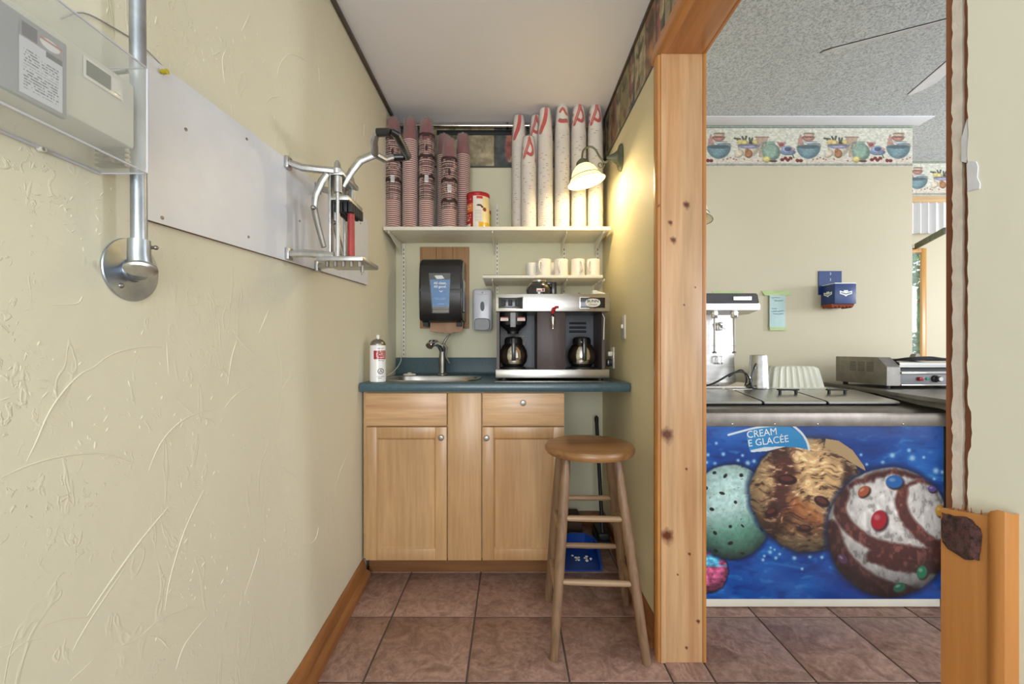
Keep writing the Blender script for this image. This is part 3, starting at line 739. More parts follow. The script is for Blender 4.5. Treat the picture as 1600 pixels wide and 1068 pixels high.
g = G()
for x in (-.034, -.002, .032): g.box(x-.010, x+.010, BY0-.013, BY0-.008, 1.276, 1.306, .002)
link('rocker_switches', g, m_blackm, br)
g = G(); g.box(.330, .456, BY0-.0065, BY0-.0045, 1.263, 1.320, .0008); link('badge_frame', g, m_steel_m, br)
g = G(); g.box(.334, .452, BY0-.0085, BY0-.006, 1.267, 1.316, .0008); link('badge', g, m_black, br)
g = G(); g.rings([[(x, BY0-.0095, z) for x, z in superell(.393, 1.2915, .036, .020, 2.3, 32)], [(x, BY0-.0084, z) for x, z in superell(.393, 1.2915, .036, .020, 2.3, 32)]])
link('badge_oval', g, m_white, br)
text_mesh('badge_lettering', 'BUNN', .018, m_inkb, (.393, BY0-.0098, 1.2985), (1, 0, 0), (0, 0, 1), br, offset=.0003, width=1.1)
text_mesh('badge_lettering', 'Omatic', .014, m_inkb, (.393, BY0-.0098, 1.2830), (1, 0, 0), (0, 0, 1), br, shear=.3)
text_mesh('panel_lettering', 'HOT WATER', .0085, m_ink, (.19, BY0-.0052, 1.285), (1, 0, 0), (0, 0, 1), br)
g = G(); g.tube([(.205, 1.998, 1.262), (.202, 1.978, 1.250), (.198, 1.965, 1.244)], [.010, .011, .008], 10); g.tube([(.198, 1.975, 1.25), (.214, 1.965, 1.268), (.226, 1.962, 1.268)], [.006, .007, .006], 8)
link('tap_handle', g, m_red, br, label='red tap handle')
g = G(); g.tube([(.20, 2.02, 1.225), (.20, 1.98, 1.225), (.20, 1.966, 1.218), (.199, 1.962, 1.165)], [.010, .009, .009, .005], 12); g.tube([(.192, 1.97, 1.222), (.196, 1.958, 1.19), (.197, 1.955, 1.17)], .003, 6)
link('water_tap', g, m_steel_m, br)
fun = G(); fun.lathe([(.070, 1.249), (.070, 1.215), (.066, 1.19), (.040, 1.168), (.030, 1.158), (.028, 1.146), (.010, 1.146)], (.012, 2.10, 0), 32)
fn_ = link('brew_funnel', fun, m_black, br)
g = G(); g.box(-.002, .024, 2.006, 2.034, 1.176, 1.247, .003); link('funnel_handle', g, m_greyp, br)
for x0 in (-.050, .032):
    g = G(); g.box(x0, x0+.038, 2.026, 2.0275, 1.207, 1.225); lb = link('warning_label', g, m_white, br)
    g = G(); g.box(x0, x0+.038, 2.0252, 2.0262, 1.219, 1.225); g.box(x0+.003, x0+.034, 2.0252, 2.0262, 1.211, 1.213); link('warning_print', g, m_red, br)
g = G(); g.tube([(-.058, 2.05, 1.045), (-.058, 2.05, 1.132), (.066, 2.05, 1.132), (.066, 2.05, 1.09)], .0018, 6)
link('wire_guard', g, m_steel_m, br)
for x in (.012, .362):
    g = G(); g.lathe([(.062, .9725), (.062, .978), (.055, .981), (.002, .981)], (x, 2.12, 0), 32); link('warmer_plate', g, m_blackm, br)
g = G(); g.tube([(.446, 2.02, 1.24), (.450, 2.0, 1.22), (.447, 1.996, 1.16), (.446, 1.994, 1.115)], .0022, 6); link('cable', g, m_white, br)
def decanter(x, y, z0, lab, rot=0):
    t = thing('coffee_decanter', lab, 'coffee pot', (x, y, z0), 'coffee pots of the brewer')
    g = G(); g.lathe([(.045, 0), (.052, .003), (.066, .022), (.072, .050), (.068, .080), (.055, .105), (.043, .116), (.042, .135)], (x, y, z0), 40); link('steel_globe', g, m_steel_m, t)
    g = G(); g.lathe([(.0445, .112), (.046, .116), (.046, .136), (.040, .146), (.030, .150), (.004, .151)], (x, y, z0), 32)
    link('collar', g, m_black, t)
    g = G(); g.box(x-.011, x+.011, y-.072, y-.040, z0+.126, z0+.142, .003); g.box(x-.010, x+.010, y-.094, y-.068, z0+.030, z0+.142, .005); link('handle', g, m_black, t)
    return t
decanter(.014, 2.125, .982, 'steel globe coffee pot with black handle on the left warmer')
decanter(.362, 2.125, .982, 'steel globe coffee pot with black handle on the right warmer')
t = thing('spare_decanter', 'dark glass coffee pot with side handle lying on top of the brewer', 'coffee pot', (.15, 2.13, 1.336), 'coffee pots of the brewer')
m_dglass = M('dark_smoked_glass', (38, 40, 40), .06, coat=1, var=.1)
g = G(); g.lathe([(.058, 0), (.064, .004), (.068, .030), (.062, .050), (.045, .068), (.036, .072)], (.145, 2.13, 1.336), 36); link('glass_bowl', g, m_dglass, t)
g = G(); g.lathe([(.036, .071), (.040, .074), (.040, .082), (.03, .084), (.003, .084)], (.145, 2.13, 1.336), 36); link('collar', g, m_steel_m, t)
g = G(); g.box(.205, .232, 2.10, 2.125, 1.338, 1.41, .006); g.box(.18, .215, 2.102, 2.122, 1.395, 1.41, .004); link('handle', g, m_black, t)
g = G(); g.box(.128, .168, 2.0575, 2.0605, 1.354, 1.370); link('label_strip', g, m_white, t)
g = G(); g.box(.155, .165, 2.056, 2.0577, 1.356, 1.368); g.box(.131, .150, 2.056, 2.0577, 1.356, 1.361); link('label_print', g, m_red, t)
t = solo('pot_lid', G().lathe([(.030, 1.336), (.031, 1.341), (.020, 1.347), (.006, 1.349), (.005, 1.354), (.001, 1.354)], (.345, 2.10, 0), 24), m_steel_d, 'small flat metal lid lying on the right of the brewer top', 'lid')
g = G(); g.box(.405, .432, 2.06, 2.09, 1.337, 1.362, .006); g.tube([(.43, 2.075, 1.352), (.455, 2.08, 1.346), (.47, 2.08, 1.342)], .008, 10)
t = solo('plastic_fitting', g, m_white, 'small white plastic fitting at the right end of the brewer top', 'fitting')
# tray under brewer front
g = G(); g.box(-.075, .455, 1.935, 1.992, .9155, .919, .001); t = solo('steel_mat', g, m_steel_d, 'thin grey metal strip on worktop in front of the brewer', 'mat')

# ------------------------------------------------------------ shelves
m_slot = M('slot_shadow_gap', (70, 68, 60), .8)
def standard(x, z0, z1, lab):
    t = thing('shelf_standard', lab, 'shelf rail', (x, YB-.008, z0), 'slotted shelf rails')
    g = G(); g.box(x-.009, x+.009, YB-.012, YB-.001, z0, z1, .001); link('rail', g, m_white, t)
    g = G(); z = z0+.012
    while z < z1-.02:
        g.box(x-.0022, x+.0022, YB-.0126, YB-.0118, z, z+.012); z += .0254
    link('slots', g, m_slot, t)
standard(-.650, 1.02, 1.712, 'leftmost white slotted shelf rail, running down to the upstand')
standard(-.082, 1.36, 1.95, 'white slotted shelf rail left of centre, rising above the long shelf')
standard(.325, 1.30, 1.712, 'white slotted shelf rail behind the mugs')
standard(.528, 1.30, 1.712, 'rightmost white slotted shelf rail, beside the lamp wall')
def bracket(x, zt, L, par):
    g = G(); g.prism([(YB-.012, zt), (YB-.012-L, zt), (YB-.012-L, zt-.010), (YB-.05, zt-.055), (YB-.012, zt-.075)], 'X', x-.0025, x+.0025); link('bracket', g, m_white, par)
ts = thing('long_shelf', 'long white shelf carrying the stacks of paper cups', 'shelf', (-.07, 2.4, 1.715))
g = G(); g.box(-.692, .545, 2.262, YB-.002, 1.716, 1.736, .0015); link('board', g, m_white, ts)
for x in (-.668, -.100, .307, .510): bracket(x, 1.7155, .25, ts)
tl = thing('short_shelf', 'short white shelf holding the mugs above the coffee brewer', 'shelf', (.18, 2.4, 1.452))
g = G(); g.box(-.152, .498, 2.245, YB-.014, 1.453, 1.469, .0015); link('board', g, m_white, tl)
for x in (-.100, .307, .510): bracket(x, 1.4525, .26, tl)
g = G(); g.box(-.150, .10, 2.25, 2.42, 1.4695, 1.4715); solo('thin_tray', g, m_blackm, 'thin dark tray lying on the left of the mug shelf', 'tray')
# mugs
def mug(x, y, lab, h=.092, r0=.039, ha=-.35):
    t = thing('mug', lab, 'mug', (x, y, 1.4702), 'white mugs on the short shelf')
    g = G(); g.lathe([(r0*.9, 0), (r0, .004), (r0, h-.002), (r0-.0015, h), (r0-.004, h-.002), (r0-.004, .008), (.002, .006)], (x, y, 1.4702), 32); link('cup', g, m_mug, t)
    a = ha; d = Vector((math.sin(a), -math.cos(a), 0)); c = Vector((x, y, 1.4702))
    pts = [c+d*(r0-.002)+Vector((0, 0, h*.80)), c+d*(r0+.018)+Vector((0, 0, h*.80)), c+d*(r0+.028)+Vector((0, 0, h*.62)), c+d*(r0+.026)+Vector((0, 0, h*.36)), c+d*(r0+.014)+Vector((0, 0, h*.22)), c+d*(r0-.002)+Vector((0, 0, h*.20))]
    g = G(); g.tube(smooth_pts([tuple(p) for p in pts], 4), .0055, 10); link('handle', g, m_mug, t)
    return t
mug(.184, 2.30, 'white mug in the front row, leftmost of the full-height mugs', ha=-.5)
mug(.278, 2.30, 'white mug in the front row, second of the full-height mugs from the left', ha=-.3)
mug(.371, 2.30, 'white mug in the front row, second from the right end', ha=.2)
mug(.455, 2.30, 'white mug at the right end of the short shelf', ha=-.6)
mug(.118, 2.33, 'smaller white mug at the left end of the mug row, half behind its neighbour', h=.078, r0=.034, ha=.7)
mug(.232, 2.40, 'white mug in the back row, glimpsed between the first two front mugs', ha=.9)

# ------------------------------------------------------------ cups in sleeves
def cup_mesh(name, h, rb, rt, body, band, mark=None, marks=0, rimcol=None):
    g = G(); s_ = 20
    g.lathe([(rb+.0015, 0), (rb+.0025, .0015), (rb+.0025, .004), (rb+.0008, .0055)], (0, 0, 0), s_, mi=0, caps=(False, False))
    zc = h
    g.lathe([(rb+.0005, .005), (rb-.0004, .016), (rb-(rb-rt)*.55, h*.5), (rt+.0006, h-.003), (rt, h), (rt-.003, h), (rt-.004, h-.006), (.001, h-.006)], (0, 0, 0), s_, mi=1, caps=(False, True))
    if marks:
        for a in [k*.06+(0 if k < 3 else .08) for k in range(4)]:
            c, s2 = math.cos(a), math.sin(a); R_ = rb+.0012
            p = [(R_*math.sin(a), -R_*math.cos(a)), (R_*math.sin(a+.045), -R_*math.cos(a+.045))]
            vs = [g.bm.verts.new((p[0][0]*k, p[0][1]*k, z)) for k, z in ((1, .0055), (1, .009))]+[g.bm.verts.new((p[1][0], p[1][1], z)) for z in (.009, .0055)]
            g.bm.faces.new(vs).material_index = 2
    bmesh.ops.recalc_face_normals(g.bm, faces=g.bm.faces)
    me = bpy.data.meshes.new(name); g.bm.to_mesh(me); g.bm.free()
    for m_ in [body, band]+([mark] if mark else []): me.materials.append(m_)
    me.shade_smooth(); me.set_sharp_from_angle(angle=math.radians(50)); return me
me_b = cup_mesh('cup', .128, .0405, .030, m_rim, m_cupred)
me_w = cup_mesh('cup', .150, .0405, .029, m_cupw, m_cupw)
me_w1 = cup_mesh('cup', .150, .0405, .029, m_cupw, m_cupw, m_cupmark, 1)
me_w2 = cup_mesh('cup', .150, .0405, .029, m_cupw, m_cupw, m_cupmark2, 1)
def put(me, par, c, z, rz=0):
    o = bpy.data.objects.new('cup', me); COL.objects.link(o); o.parent = par
    o.location = (c[0]-par.location.x, c[1]-par.location.y, z-par.location.z); o.rotation_euler = (0, 0, rz); return o
def plaid(seed, z0, z1):
    def fn(U, V):
        X, Y = U*130, V*100*(z1-z0)/.25
        img = np.zeros(U.shape+(3,))+np.array([58, 34, 34]); al = np.zeros(U.shape)
        al = np.maximum(al, ((X % 9) < 1.8)*.75); al = np.maximum(al, ((Y % 7) < 1.3)*.75)
        n = fbm(X/14, Y/10, seed, 3); al *= np.clip((n-.30)/.15, 0, 1)
        for yb in (2, 52, 98): al = np.maximum(al, (abs(Y-yb-2*np.sin(X/9)) < 3.6)*.92)
        d = np.hypot(X-72, (Y-35)); al = np.maximum(al, (d < 7)*.85)
        return img, al
    return fn
def barcode(U, V):
    img = np.zeros(U.shape+(3,))+225.; X, Y = U*40, V*50
    img = over(img, ((vnoise(X*1.0, X*0, 5) > .55) & (Y > 6) & (Y < 40) & (X > 4) & (X < 36)).astype(float), (90, 88, 88))
    return img
def sleeve(px, y, npx_top, kind, lab, seed, band=None, grp=None, tw=0):
    """a sleeve of nested paper cups standing bottom-up on the long shelf"""
    x = (px-CX)*y/F; z0 = 1.7365; zt = H+(CY-npx_top)*y/F
    h, me, pitch = (.128, me_b, .0114) if kind == 'b' else (.150, me_w, .0118)
    n = max(3, int(round((zt-z0-h)/pitch))); pitch = (zt-z0-h)/n
    t = thing('cup_sleeve', lab, 'paper cups', (x, y, z0), grp)
    r_ = random.Random(seed); lean = r_.uniform(-.0015, .0015)
    for k in range(n+1):
        f = k/n; c = (x+lean*f+r_.uniform(-.0006, .0006), y+r_.uniform(-.0006, .0006)); m_ = me
        last = k == n
        if kind == 'w' and not last: m_ = r_.choice([me_w, me_w1, me_w2, me_w2])
        if kind == 'w' and last: break
        put(m_, t, c, z0+k*pitch, r_.uniform(-.9, 1.1) if kind == 'w' else 0)
    if kind == 'w':       # outermost cup with its printed ribbon
        c = (x+lean, y); zb = z0+n*pitch
        def rib(U, V):
            X, Y = ((U+tw) % 1)*360-180, V*150
            img = np.zeros(U.shape+(3,))+np.array([238, 230, 220])
            def st(pts, w, c_, so=2.):
                nonlocal img
                q = smooth_pts(pts, 5)
                img = over(img, stroke(X*.72, Y, [(a*.72, b_) for a, b_ in q], w, so), c_)
            loop = [(-48, 122), (-30, 88), (-6, 45), (6, 10), (18, 36), (38, 62), (36, 92), (12, 108), (-14, 98), (-30, 92)]
            st([(a+5, b_+4) for a, b_ in loop], 6, (98, 84, 82)); st(loop, 8.5, (206, 52, 42)); st([(-40, 112), (-22, 76), (2, 34)], 1.2, (240, 200, 190), 1)
            dg = [(78, 140), (95, 112), (112, 86), (128, 40), (132, 8)]
            st([(a+10, b_+3) for a, b_ in dg], 4, (98, 84, 82)); st(dg, 12, (206, 52, 42)); st([(a-14, b_-3) for a, b_ in dg], 4.5, (206, 52, 42))
            wv = [(-150, 50), (-128, 34), (-108, 42), (-90, 60), (-72, 62)]
            for dx in (0, 360):
                st([(a+dx, b_-6) for a, b_ in wv], 3, (98, 84, 82)); st([(a+dx, b_) for a, b_ in wv], 8, (206, 52, 42))
                st([(-152+dx, 100), (-125+dx, 108), (-80+dx, 100)], 11, (206, 52, 42)); st([(-152+dx, 92), (-125+dx, 98), (-90+dx, 94)], 3, (98, 84, 82))
            return img
        nx, ny = 120, 60
        U, V = np.meshgrid(np.linspace(0, 1, nx), np.linspace(0, 1, ny)); th = (U*2-1)*PI
        rad = .0405+(.029-.0405)*(1-V)
        pos = np.stack([c[0]+rad*np.sin(th), c[1]-rad*np.cos(th), zb+.15*(1-V)], -1)
        o = link('cup', grid_mesh('cup', pos, rib(U, V)), m_pr, t, smooth=60, label='outermost cup with red ribbon print')
        g = G(); g.lathe([(.029, .150), (.026, .150), (.025, .145), (.001, .145)], (c[0], c[1], zb), 24, caps=(False, True)); link('cup_base', g, m_cupw, t)
    # plastic
    zt2 = z0+n*pitch+h; rr = .0446
    prof = [(rr, .002), (rr+.001, .1), (rr-.0005, .2), (rr+.0015, .3), (rr, zt2-z0-.12), (rr-.004, zt2-z0-.05), (rr-.011, zt2-z0+.002), (.012, zt2-z0+.010), (.003, min(zt2-z0+.022, 2.437-z0))]
    prof = [(a, min(b_, 2.436-z0)) for a, b_ in prof]
    g = G(); rings = []
    for r0, zz_ in prof:
        rings.append([(x+lean*zz_/.6+r0*(1+.015*math.sin(5*a+zz_*30+seed))*math.cos(a), y+r0*(1+.02*math.cos(4*a+zz_*25))*math.sin(a), z0+zz_) for a in [2*PI*k/20 for k in range(20)]])
    g.rings(rings, cap0=False, cap1=True); link('plastic_sleeve', g, m_bag, t, smooth=80)
    if band:
        for (za, zb_) in band:
            can_paint(-1.5, 1.5, z0+zb_, z0+za, rr+.0022, 90, 100, plaid(seed, za, zb_), 'printed_band', t, (x+lean*.5, y), m_pr)
        can_paint(-.05, .38, z0+band[0][0]+.13, z0+band[0][0]+.09, rr+.0034, 24, 30, barcode, 'barcode_label', t, (x+lean*.5, y), m_pr)
    return t
gb, gw = 'sleeves of maroon paper cups', 'sleeves of white paper cups'
sleeve(615, 2.36, 187, 'b', 'leftmost tall sleeve of maroon cups, plaid wrap, against the left wall', 1, [(.17, .52)], gb)
sleeve(641, 2.36, 188, 'b', 'tall sleeve of maroon cups in plain clear plastic, second from left', 2, None, gb)
sleeve(667, 2.36, 188, 'b', 'tall sleeve of maroon cups in plaid wrap, third from left', 3, [(.17, .54)], gb)
sleeve(694, 2.44, 213, 'b', 'shorter sleeve of maroon cups behind the front plaid one', 4, None, gb)
sleeve(702, 2.345, 219, 'b', 'short front sleeve of bright maroon cups with plaid wrap, beside the canister', 5, [(.11, .40)], gb)
sleeve(723, 2.44, 212, 'b', 'sleeve of maroon cups with purple-tinted base, directly behind the red canister', 6, None, gb)
sleeve(811, 2.44, 183, 'w', 'leftmost sleeve of white cups with diagonal red ribbon, at the back', 11, None, gw, tw=.34)
sleeve(826, 2.345, 216, 'w', 'shortest sleeve of white cups, in front, with red loop ribbon', 12, None, gw, tw=0)
sleeve(838, 2.44, 183, 'w', 'sleeve of white cups half hidden behind the shortest one', 13, None, gw, tw=.03)
sleeve(852, 2.35, 172, 'w', 'sleeve of white cups with diagonal ribbon, right of the shortest one', 14, None, gw, tw=.34)
sleeve(878, 2.36, 165, 'w', 'middle tall sleeve of white cups with wavy red ribbon', 15, None, gw, tw=.66)
sleeve(904, 2.36, 164.5, 'w', 'tall sleeve of white cups with loop ribbon behind the lamp shade, second from right', 16, None, gw, tw=0)
sleeve(930, 2.36, 164, 'w', 'rightmost tall sleeve of white cups with loop ribbon, beside the lamp', 17, None, gw, tw=0)
# canisters
def canister(U, V):
    X, Y = U*100, V*100
    img = np.zeros(U.shape+(3,))+np.array([226, 222, 214])
    img = over(img, ((X < 38)).astype(float), (172, 34, 32)); img = over(img, ((X < 38) & (Y > 26) & (Y < 52)).astype(float), (216, 120, 54))
    for y in (14, 34, 42, 62, 70, 76): img = over(img, ((X > 14) & (X < 32) & (abs(Y-y) < 1.6) & (fbm(X/4, Y*0+y, 4, 2) > .45)).astype(float), (238, 210, 190))
    img = over(img, ((X > 8) & (X < 30) & (Y > 88)).astype(float), (220, 214, 196))
    img = over(img, ((X > 48) & (X < 66) & (abs(Y-10) < 4)).astype(float), (200, 60, 50)); img = over(img, ((X > 66) & (Y > 8) & (Y < 94)).astype(float), (230, 214, 160))
    img = over(img, ell(X, Y, 56, 34, 8, 3), (96, 40, 34)); img = over(img, ell(X, Y, 72, 45, 6, 6), (140, 44, 34)); img = over(img, ell(X, Y, 64, 38, 4, 3), (60, 40, 34))
    for y in range(50, 84, 4): img = over(img, ((X > 44) & (X < 62) & (abs(Y-y) < .8)).astype(float), (190, 188, 182))
    img = over(img, ((X > 54) & (Y > 84)).astype(float), (226, 176, 60)); img = over(img, ((Y < 5)).astype(float), (190, 40, 36))
    return img
x, y = (747-CX)*2.35/F, 2.35
t = thing('drink_powder_canister', 'red, white and yellow round canister on the long shelf beside the maroon cups', 'canister', (x, y, 1.7365))
g = G(); g.lathe([(.060, 1.7367), (.0635, 1.739), (.0635, 1.925), (.061, 1.928)], (x, y, 0), 40); link('drum', g, m_white, t)
can_paint(-1.55, 1.55, 1.923, 1.741, .0641, 110, 90, canister, 'printed_label', t, (x, y))
g = G(); g.lathe([(.0655, 1.922), (.0665, 1.926), (.0655, 1.936), (.060, 1.937), (.001, 1.935)], (x, y, 0), 40); link('lid', g, m_red, t)
m_yel = M('yellow_box_card', (206, 190, 40), .5)
x2 = (763-CX)*2.46/F
t = thing('yellow_tin', 'yellow tin with red lid peeking out behind the red canister', 'tin', (x2-.03, 2.47, 1.7365))
g = G(); g.lathe([(.040, 1.7367), (.042, 1.74), (.042, 1.865)], (x2-.027, 2.47, 0), 30); link('tin_body', g, m_yel, t)
g = G(); g.lathe([(.043, 1.8655), (.043, 1.885), (.040, 1.887), (.001, 1.887)], (x2-.027, 2.47, 0), 30); link('lid', g, m_red, t)
# rod at the top of the back wall
t = thing('curtain_rod', 'horizontal chrome rod under the ceiling between the two groups of cups', 'rod', (-.07, 2.505, 2.405))
g = G(); g.cyl((-.69, 2.512, 2.417), (.548, 2.512, 2.417), .0125, seg=16); link('tube', g, m_steel_m, t)
g = G()
for x in (-.685, -.02, .54): g.box(x-.008, x+.008, 2.505, YB-.002, 2.405, 2.432, .002)
link('wall_bracket', g, m_blackm, t)
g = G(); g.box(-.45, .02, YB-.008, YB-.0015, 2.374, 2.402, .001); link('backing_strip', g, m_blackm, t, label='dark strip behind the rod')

# ------------------------------------------------------------ towel and soap dispensers
g = G()
for k in range(3): g.box(-.552+k*.1+.0005, -.452+k*.1-.0005, YB-.016, YB-.001, 1.195, 1.690, .002)
t = thing('plywood_backing', 'bare wooden backing board behind the black towel dispenser', 'board', (-.40, YB-.01, 1.195))
link('boards', g, m_woodpl, t)
td = thing('towel_dispenser', 'black paper towel dispenser with a blue card window', 'towel dispenser', (-.39, 2.42, 1.22))
g = G(); g.prism([(YB-.017, 1.222), (2.345, 1.222), (2.325, 1.24), (2.318, 1.40), (2.322, 1.52), (2.335, 1.560), (2.365, 1.582), (YB-.017, 1.592)], 'X', -.512, -.270, bev=.010)
link('cover', g, m_black, td, smooth=50)
g = G(); g.box(-.269, -.262, 2.34, 2.44, 1.28, 1.46, .003); link('side_lever', g, m_greyp, td)
g = G(); g.box(-.500, -.470, 2.37, 2.50, 1.200, 1.224); g.box(-.310, -.280, 2.37, 2.50, 1.200, 1.224); link('lower_frame', g, m_blackm, td)
g = G(); r = random.Random(5)
n = 26; top_ = [(-.465+.190*k/n) for k in range(n+1)]
g.rings([[(x, 2.40+.01*math.sin(x*40), 1.222) for x in top_]+[(x, 2.402+.01*math.sin(x*40), 1.222) for x in reversed(top_)],
         [(-.368+(x+.368)*.97, 2.385+.01*math.sin(x*40), 1.172-.010*math.sin(PI*(x+.465)/.19)+r.uniform(-.002, .002)) for x in top_]+[(-.368+(x+.368)*.97, 2.387+.01*math.sin(x*40), 1.172-.010*math.sin(PI*(x+.465)/.19)) for x in reversed(top_)]])
link('paper_towel', g, m_kraft, td, label='brown paper towel hanging out')
def card(U, V):
    X, Y = U*100, V*180
    img = np.zeros(U.shape+(3,))+np.array([66, 128, 190]); img = over(img, (Y < 26).astype(float), (40, 42, 46)); img = over(img, poly(X, Y, [(22, 8), (60, 6), (74, 22), (34, 24)]), (228, 230, 234))
    img = over(img, (Y > 152).astype(float), (104, 96, 88)); img = over(img, (abs(Y-165) < 2).astype(float), (60, 58, 56))
    for y, a, b_ in ((112, 14, 84), (118, 20, 78), (140, 30, 70)): img = over(img, ((X > a) & (X < b_) & (abs(Y-y) < 1) & (fbm(X/3, Y*0+y, 4, 2) > .4)).astype(float), (176, 206, 232))
    img = over(img, stroke(X, Y, [(46, 78), (54, 84), (62, 78)], 1.6, 1), (236, 240, 244))
    return img
U, V = np.meshgrid(np.linspace(0, 1, 70), np.linspace(0, 1, 120))
yy = 2.3165; hw = .057+(.044-.057)*V
pos = np.stack([-.395+.006*V+(U*2-1)*hw, 2.3165+0*V, 1.488-.215*V], -1)
link('blue_card', grid_mesh('blue_card', pos, card(U, V)), m_prg, td, smooth=0, label='blue card in the clear window')
g = G(); g.prism([(-.456, 1.492), (-.334, 1.492), (-.341, 1.268), (-.437, 1.268)], 'Y', 2.3105, 2.3135); link('card_window', g, m_clear, td)
text_mesh('card_lettering', 'All clean.\nAll good.', .0195, m_inkw, (-.392, 2.3100, 1.426), (1, 0, 0), (0, 0, 1), td, offset=.0003)
so = thing('soap_dispenser', 'pale grey wall soap dispenser between towel dispenser and brewer', 'soap dispenser', (-.166, 2.48, 1.175))
g = G(); g.box(-.224, -.110, 2.435, YB-.002, 1.178, 1.424, .020, 4); link('cover', g, m_soap, so, smooth=50)
g = G(); g.rings([[(x, 2.4345, z) for x, z in superell(-.167, 1.215, .046, .036, 4, 32)], [(x, 2.424, z) for x, z in superell(-.167, 1.213, .042, .032, 4, 32)]], cap0=False); link('push_bar', g, m_greyp, so)
g = G(); g.rings([[(x, 2.4335, z) for x, z in superell(-.166, 1.320, .012, .028, 2.4, 24)], [(x, 2.4348, z) for x, z in superell(-.166, 1.320, .012, .028, 2.4, 24)]]); link('sight_window', g, m_dark, so)
g = G(); g.cyl((-.166, 2.434, 1.40), (-.166, 2.4355, 1.40), .005); g.box(-.196, -.136, 2.4342, 2.4352, 1.3895, 1.391); link('lock', g, m_greyp, so)
# switch and outlet, small cable in the corner
yS = .56*F/(975-CX)
t = thing('light_switch', 'white light switch plate on the right wall', 'switch', (.559, yS, 1.18))
g = G(); g.box(.5535, .5595, yS-.036, yS+.036, 1.12, 1.236, .002); link('plate', g, m_mug, t)
g = G(); g.box(.545, .554, yS-.005, yS+.005, 1.172, 1.192, .002); link('toggle', g, m_mug, t)
t = thing('power_outlet', 'white outlet with black plug on the right wall beside the brewer', 'outlet', (.559, 2.28, .99))
g = G(); g.box(.5535, .5595, 2.245, 2.315, .965, 1.08, .002); link('plate', g, m_mug, t)
g = G(); g.box(.53, .5535, 2.262, 2.298, 1.03, 1.056, .005); link('plug', g, m_mug, t)
g = G(); g.box(.525, .5535, 2.265, 2.297, .975, 1.015, .006); link('plug', g, m_black, t, label='black plug')
g = G(); g.tube(smooth_pts([(-.668, 2.515, 1.06), (-.66, 2.50, 1.0), (-.675, 2.42, .945), (-.678, 2.25, .921), (-.668, 2.10, .9185)], 4), .0022, 6)
solo('thin_cable', g, m_white, 'thin white cable running down the left corner onto the worktop', 'cable')

# ------------------------------------------------------------ wall lamp
def sconce(bx, by, bz, s, lit, lab):
    """s = -1 when the lamp reaches towards -x"""
    t = thing('wall_lamp', lab, 'lamp', (bx, by, bz), None)
    def Q(d, h, y=0): return (bx+s*d, by+y, bz+h)
    g = G(); g.lathe([(.055, 0), (.056, s*.006), (.050, s*.014), (.030, s*.022), (.018, s*.040), (.010, s*.062), (.006, s*.075)], (bx, by, bz), 28, 'X', caps=(True, True), sx=.72, sy=1.25); link('wall_plate', g, m_bronze, t)
    arm = smooth_pts([Q(.06, -.010), Q(.085, -.022), (Q(.110, .005)), Q(.135, .045), Q(.165, .055), Q(.193, .035), Q(.200, -.010)], 5)
    g = G(); g.tube(arm, .0050, 10)
    cur = [Q(.075+.0, -.018)]
    for k in range(22):
        a = -PI*.1+k*.33; r0 = .020*(1-k/26); cur.append(Q(.105+r0*math.cos(PI-a)*1.0, -.035+r0*math.sin(PI+a)))
    g.tube(cur, .0030, 8); link('gooseneck', g, m_bronze, t)
    tilt = Matrix.Rotation(math.radians(12*s), 3, 'Y')
    c = Q(.200, -.015)
    g = G(); g.lathe([(.006, .012), (.016, .006), (.030, -.006), (.034, -.020), (.034, -.026), (.03, -.026)], c, 28, rot=tilt); link('shade_cap', g, m_bronze, t)
    m, nt, b_ = base_mat('lit_opal_glass' if lit else 'opal_glass')
    b_.inputs['Base Color'].default_value = rgba((240, 232, 214)); b_.inputs['Roughness'].default_value = .3
    if lit:
        b_.inputs['Emission Color'].default_value = rgba((255, 226, 150)); b_.inputs['Emission Strength'].default_value = 1.1
        lw = nt.nodes.new('ShaderNodeTexCoord')
    prof = [(.031, -.022), (.040, -.028), (.056, -.045), (.066, -.065), (.074, -.083), (.084, -.098), (.096, -.110)]
    inner = [(a-.003, b2+.001) for a, b2 in reversed(prof)]
    g = G(); g.lathe(prof+inner, c, 40, rot=tilt, caps=(False, False)); link('glass_shade', g, m, t, smooth=80)
    g = G(); rim = []
    for k in range(41): a = 2*PI*k/40; rim.append(tuple(tilt @ Vector((.096*math.cos(a), .096*math.sin(a), -.110))+Vector(c)))
    g.tube(rim, .0016, 6, caps=False)
    r2 = []
    for k in range(41): a = 2*PI*k/40; r2.append(tuple(tilt @ Vector((.0758*math.cos(a), .0758*math.sin(a), -.083))+Vector(c)))
    g.tube(r2, .0016, 6, caps=False); link('rim_line', g, m_bronze, t)
    g = G(); q = tilt @ Vector((0, 0, -.075))+Vector(c); g.sphere(tuple(q), .024, 1.1, 16)
    link('bulb', g, M('warm_bulb' if lit else 'bulb_glass', (255, 236, 190), .3, emit=14 if lit else 0), t)
    if lit:
        L = bpy.data.lights.new('lamp_bulb_light', 'POINT'); L.energy = 4.5; L.color = (1, .78, .42); L.shadow_soft_size = .03
        lo = bpy.data.objects.new('lamp_bulb_light', L); COL.objects.link(lo); lo.location = tuple(tilt @ Vector((0, 0, -.125))+Vector(c))
    return t
sconce(.5590, 2.10, 2.035, -1, True, 'lit gooseneck wall lamp with opal bell shade above the cup shelf')
sconce(.6565, 1.93, 1.80, 1, False, 'unlit gooseneck wall lamp mostly hidden behind the pine jamb')

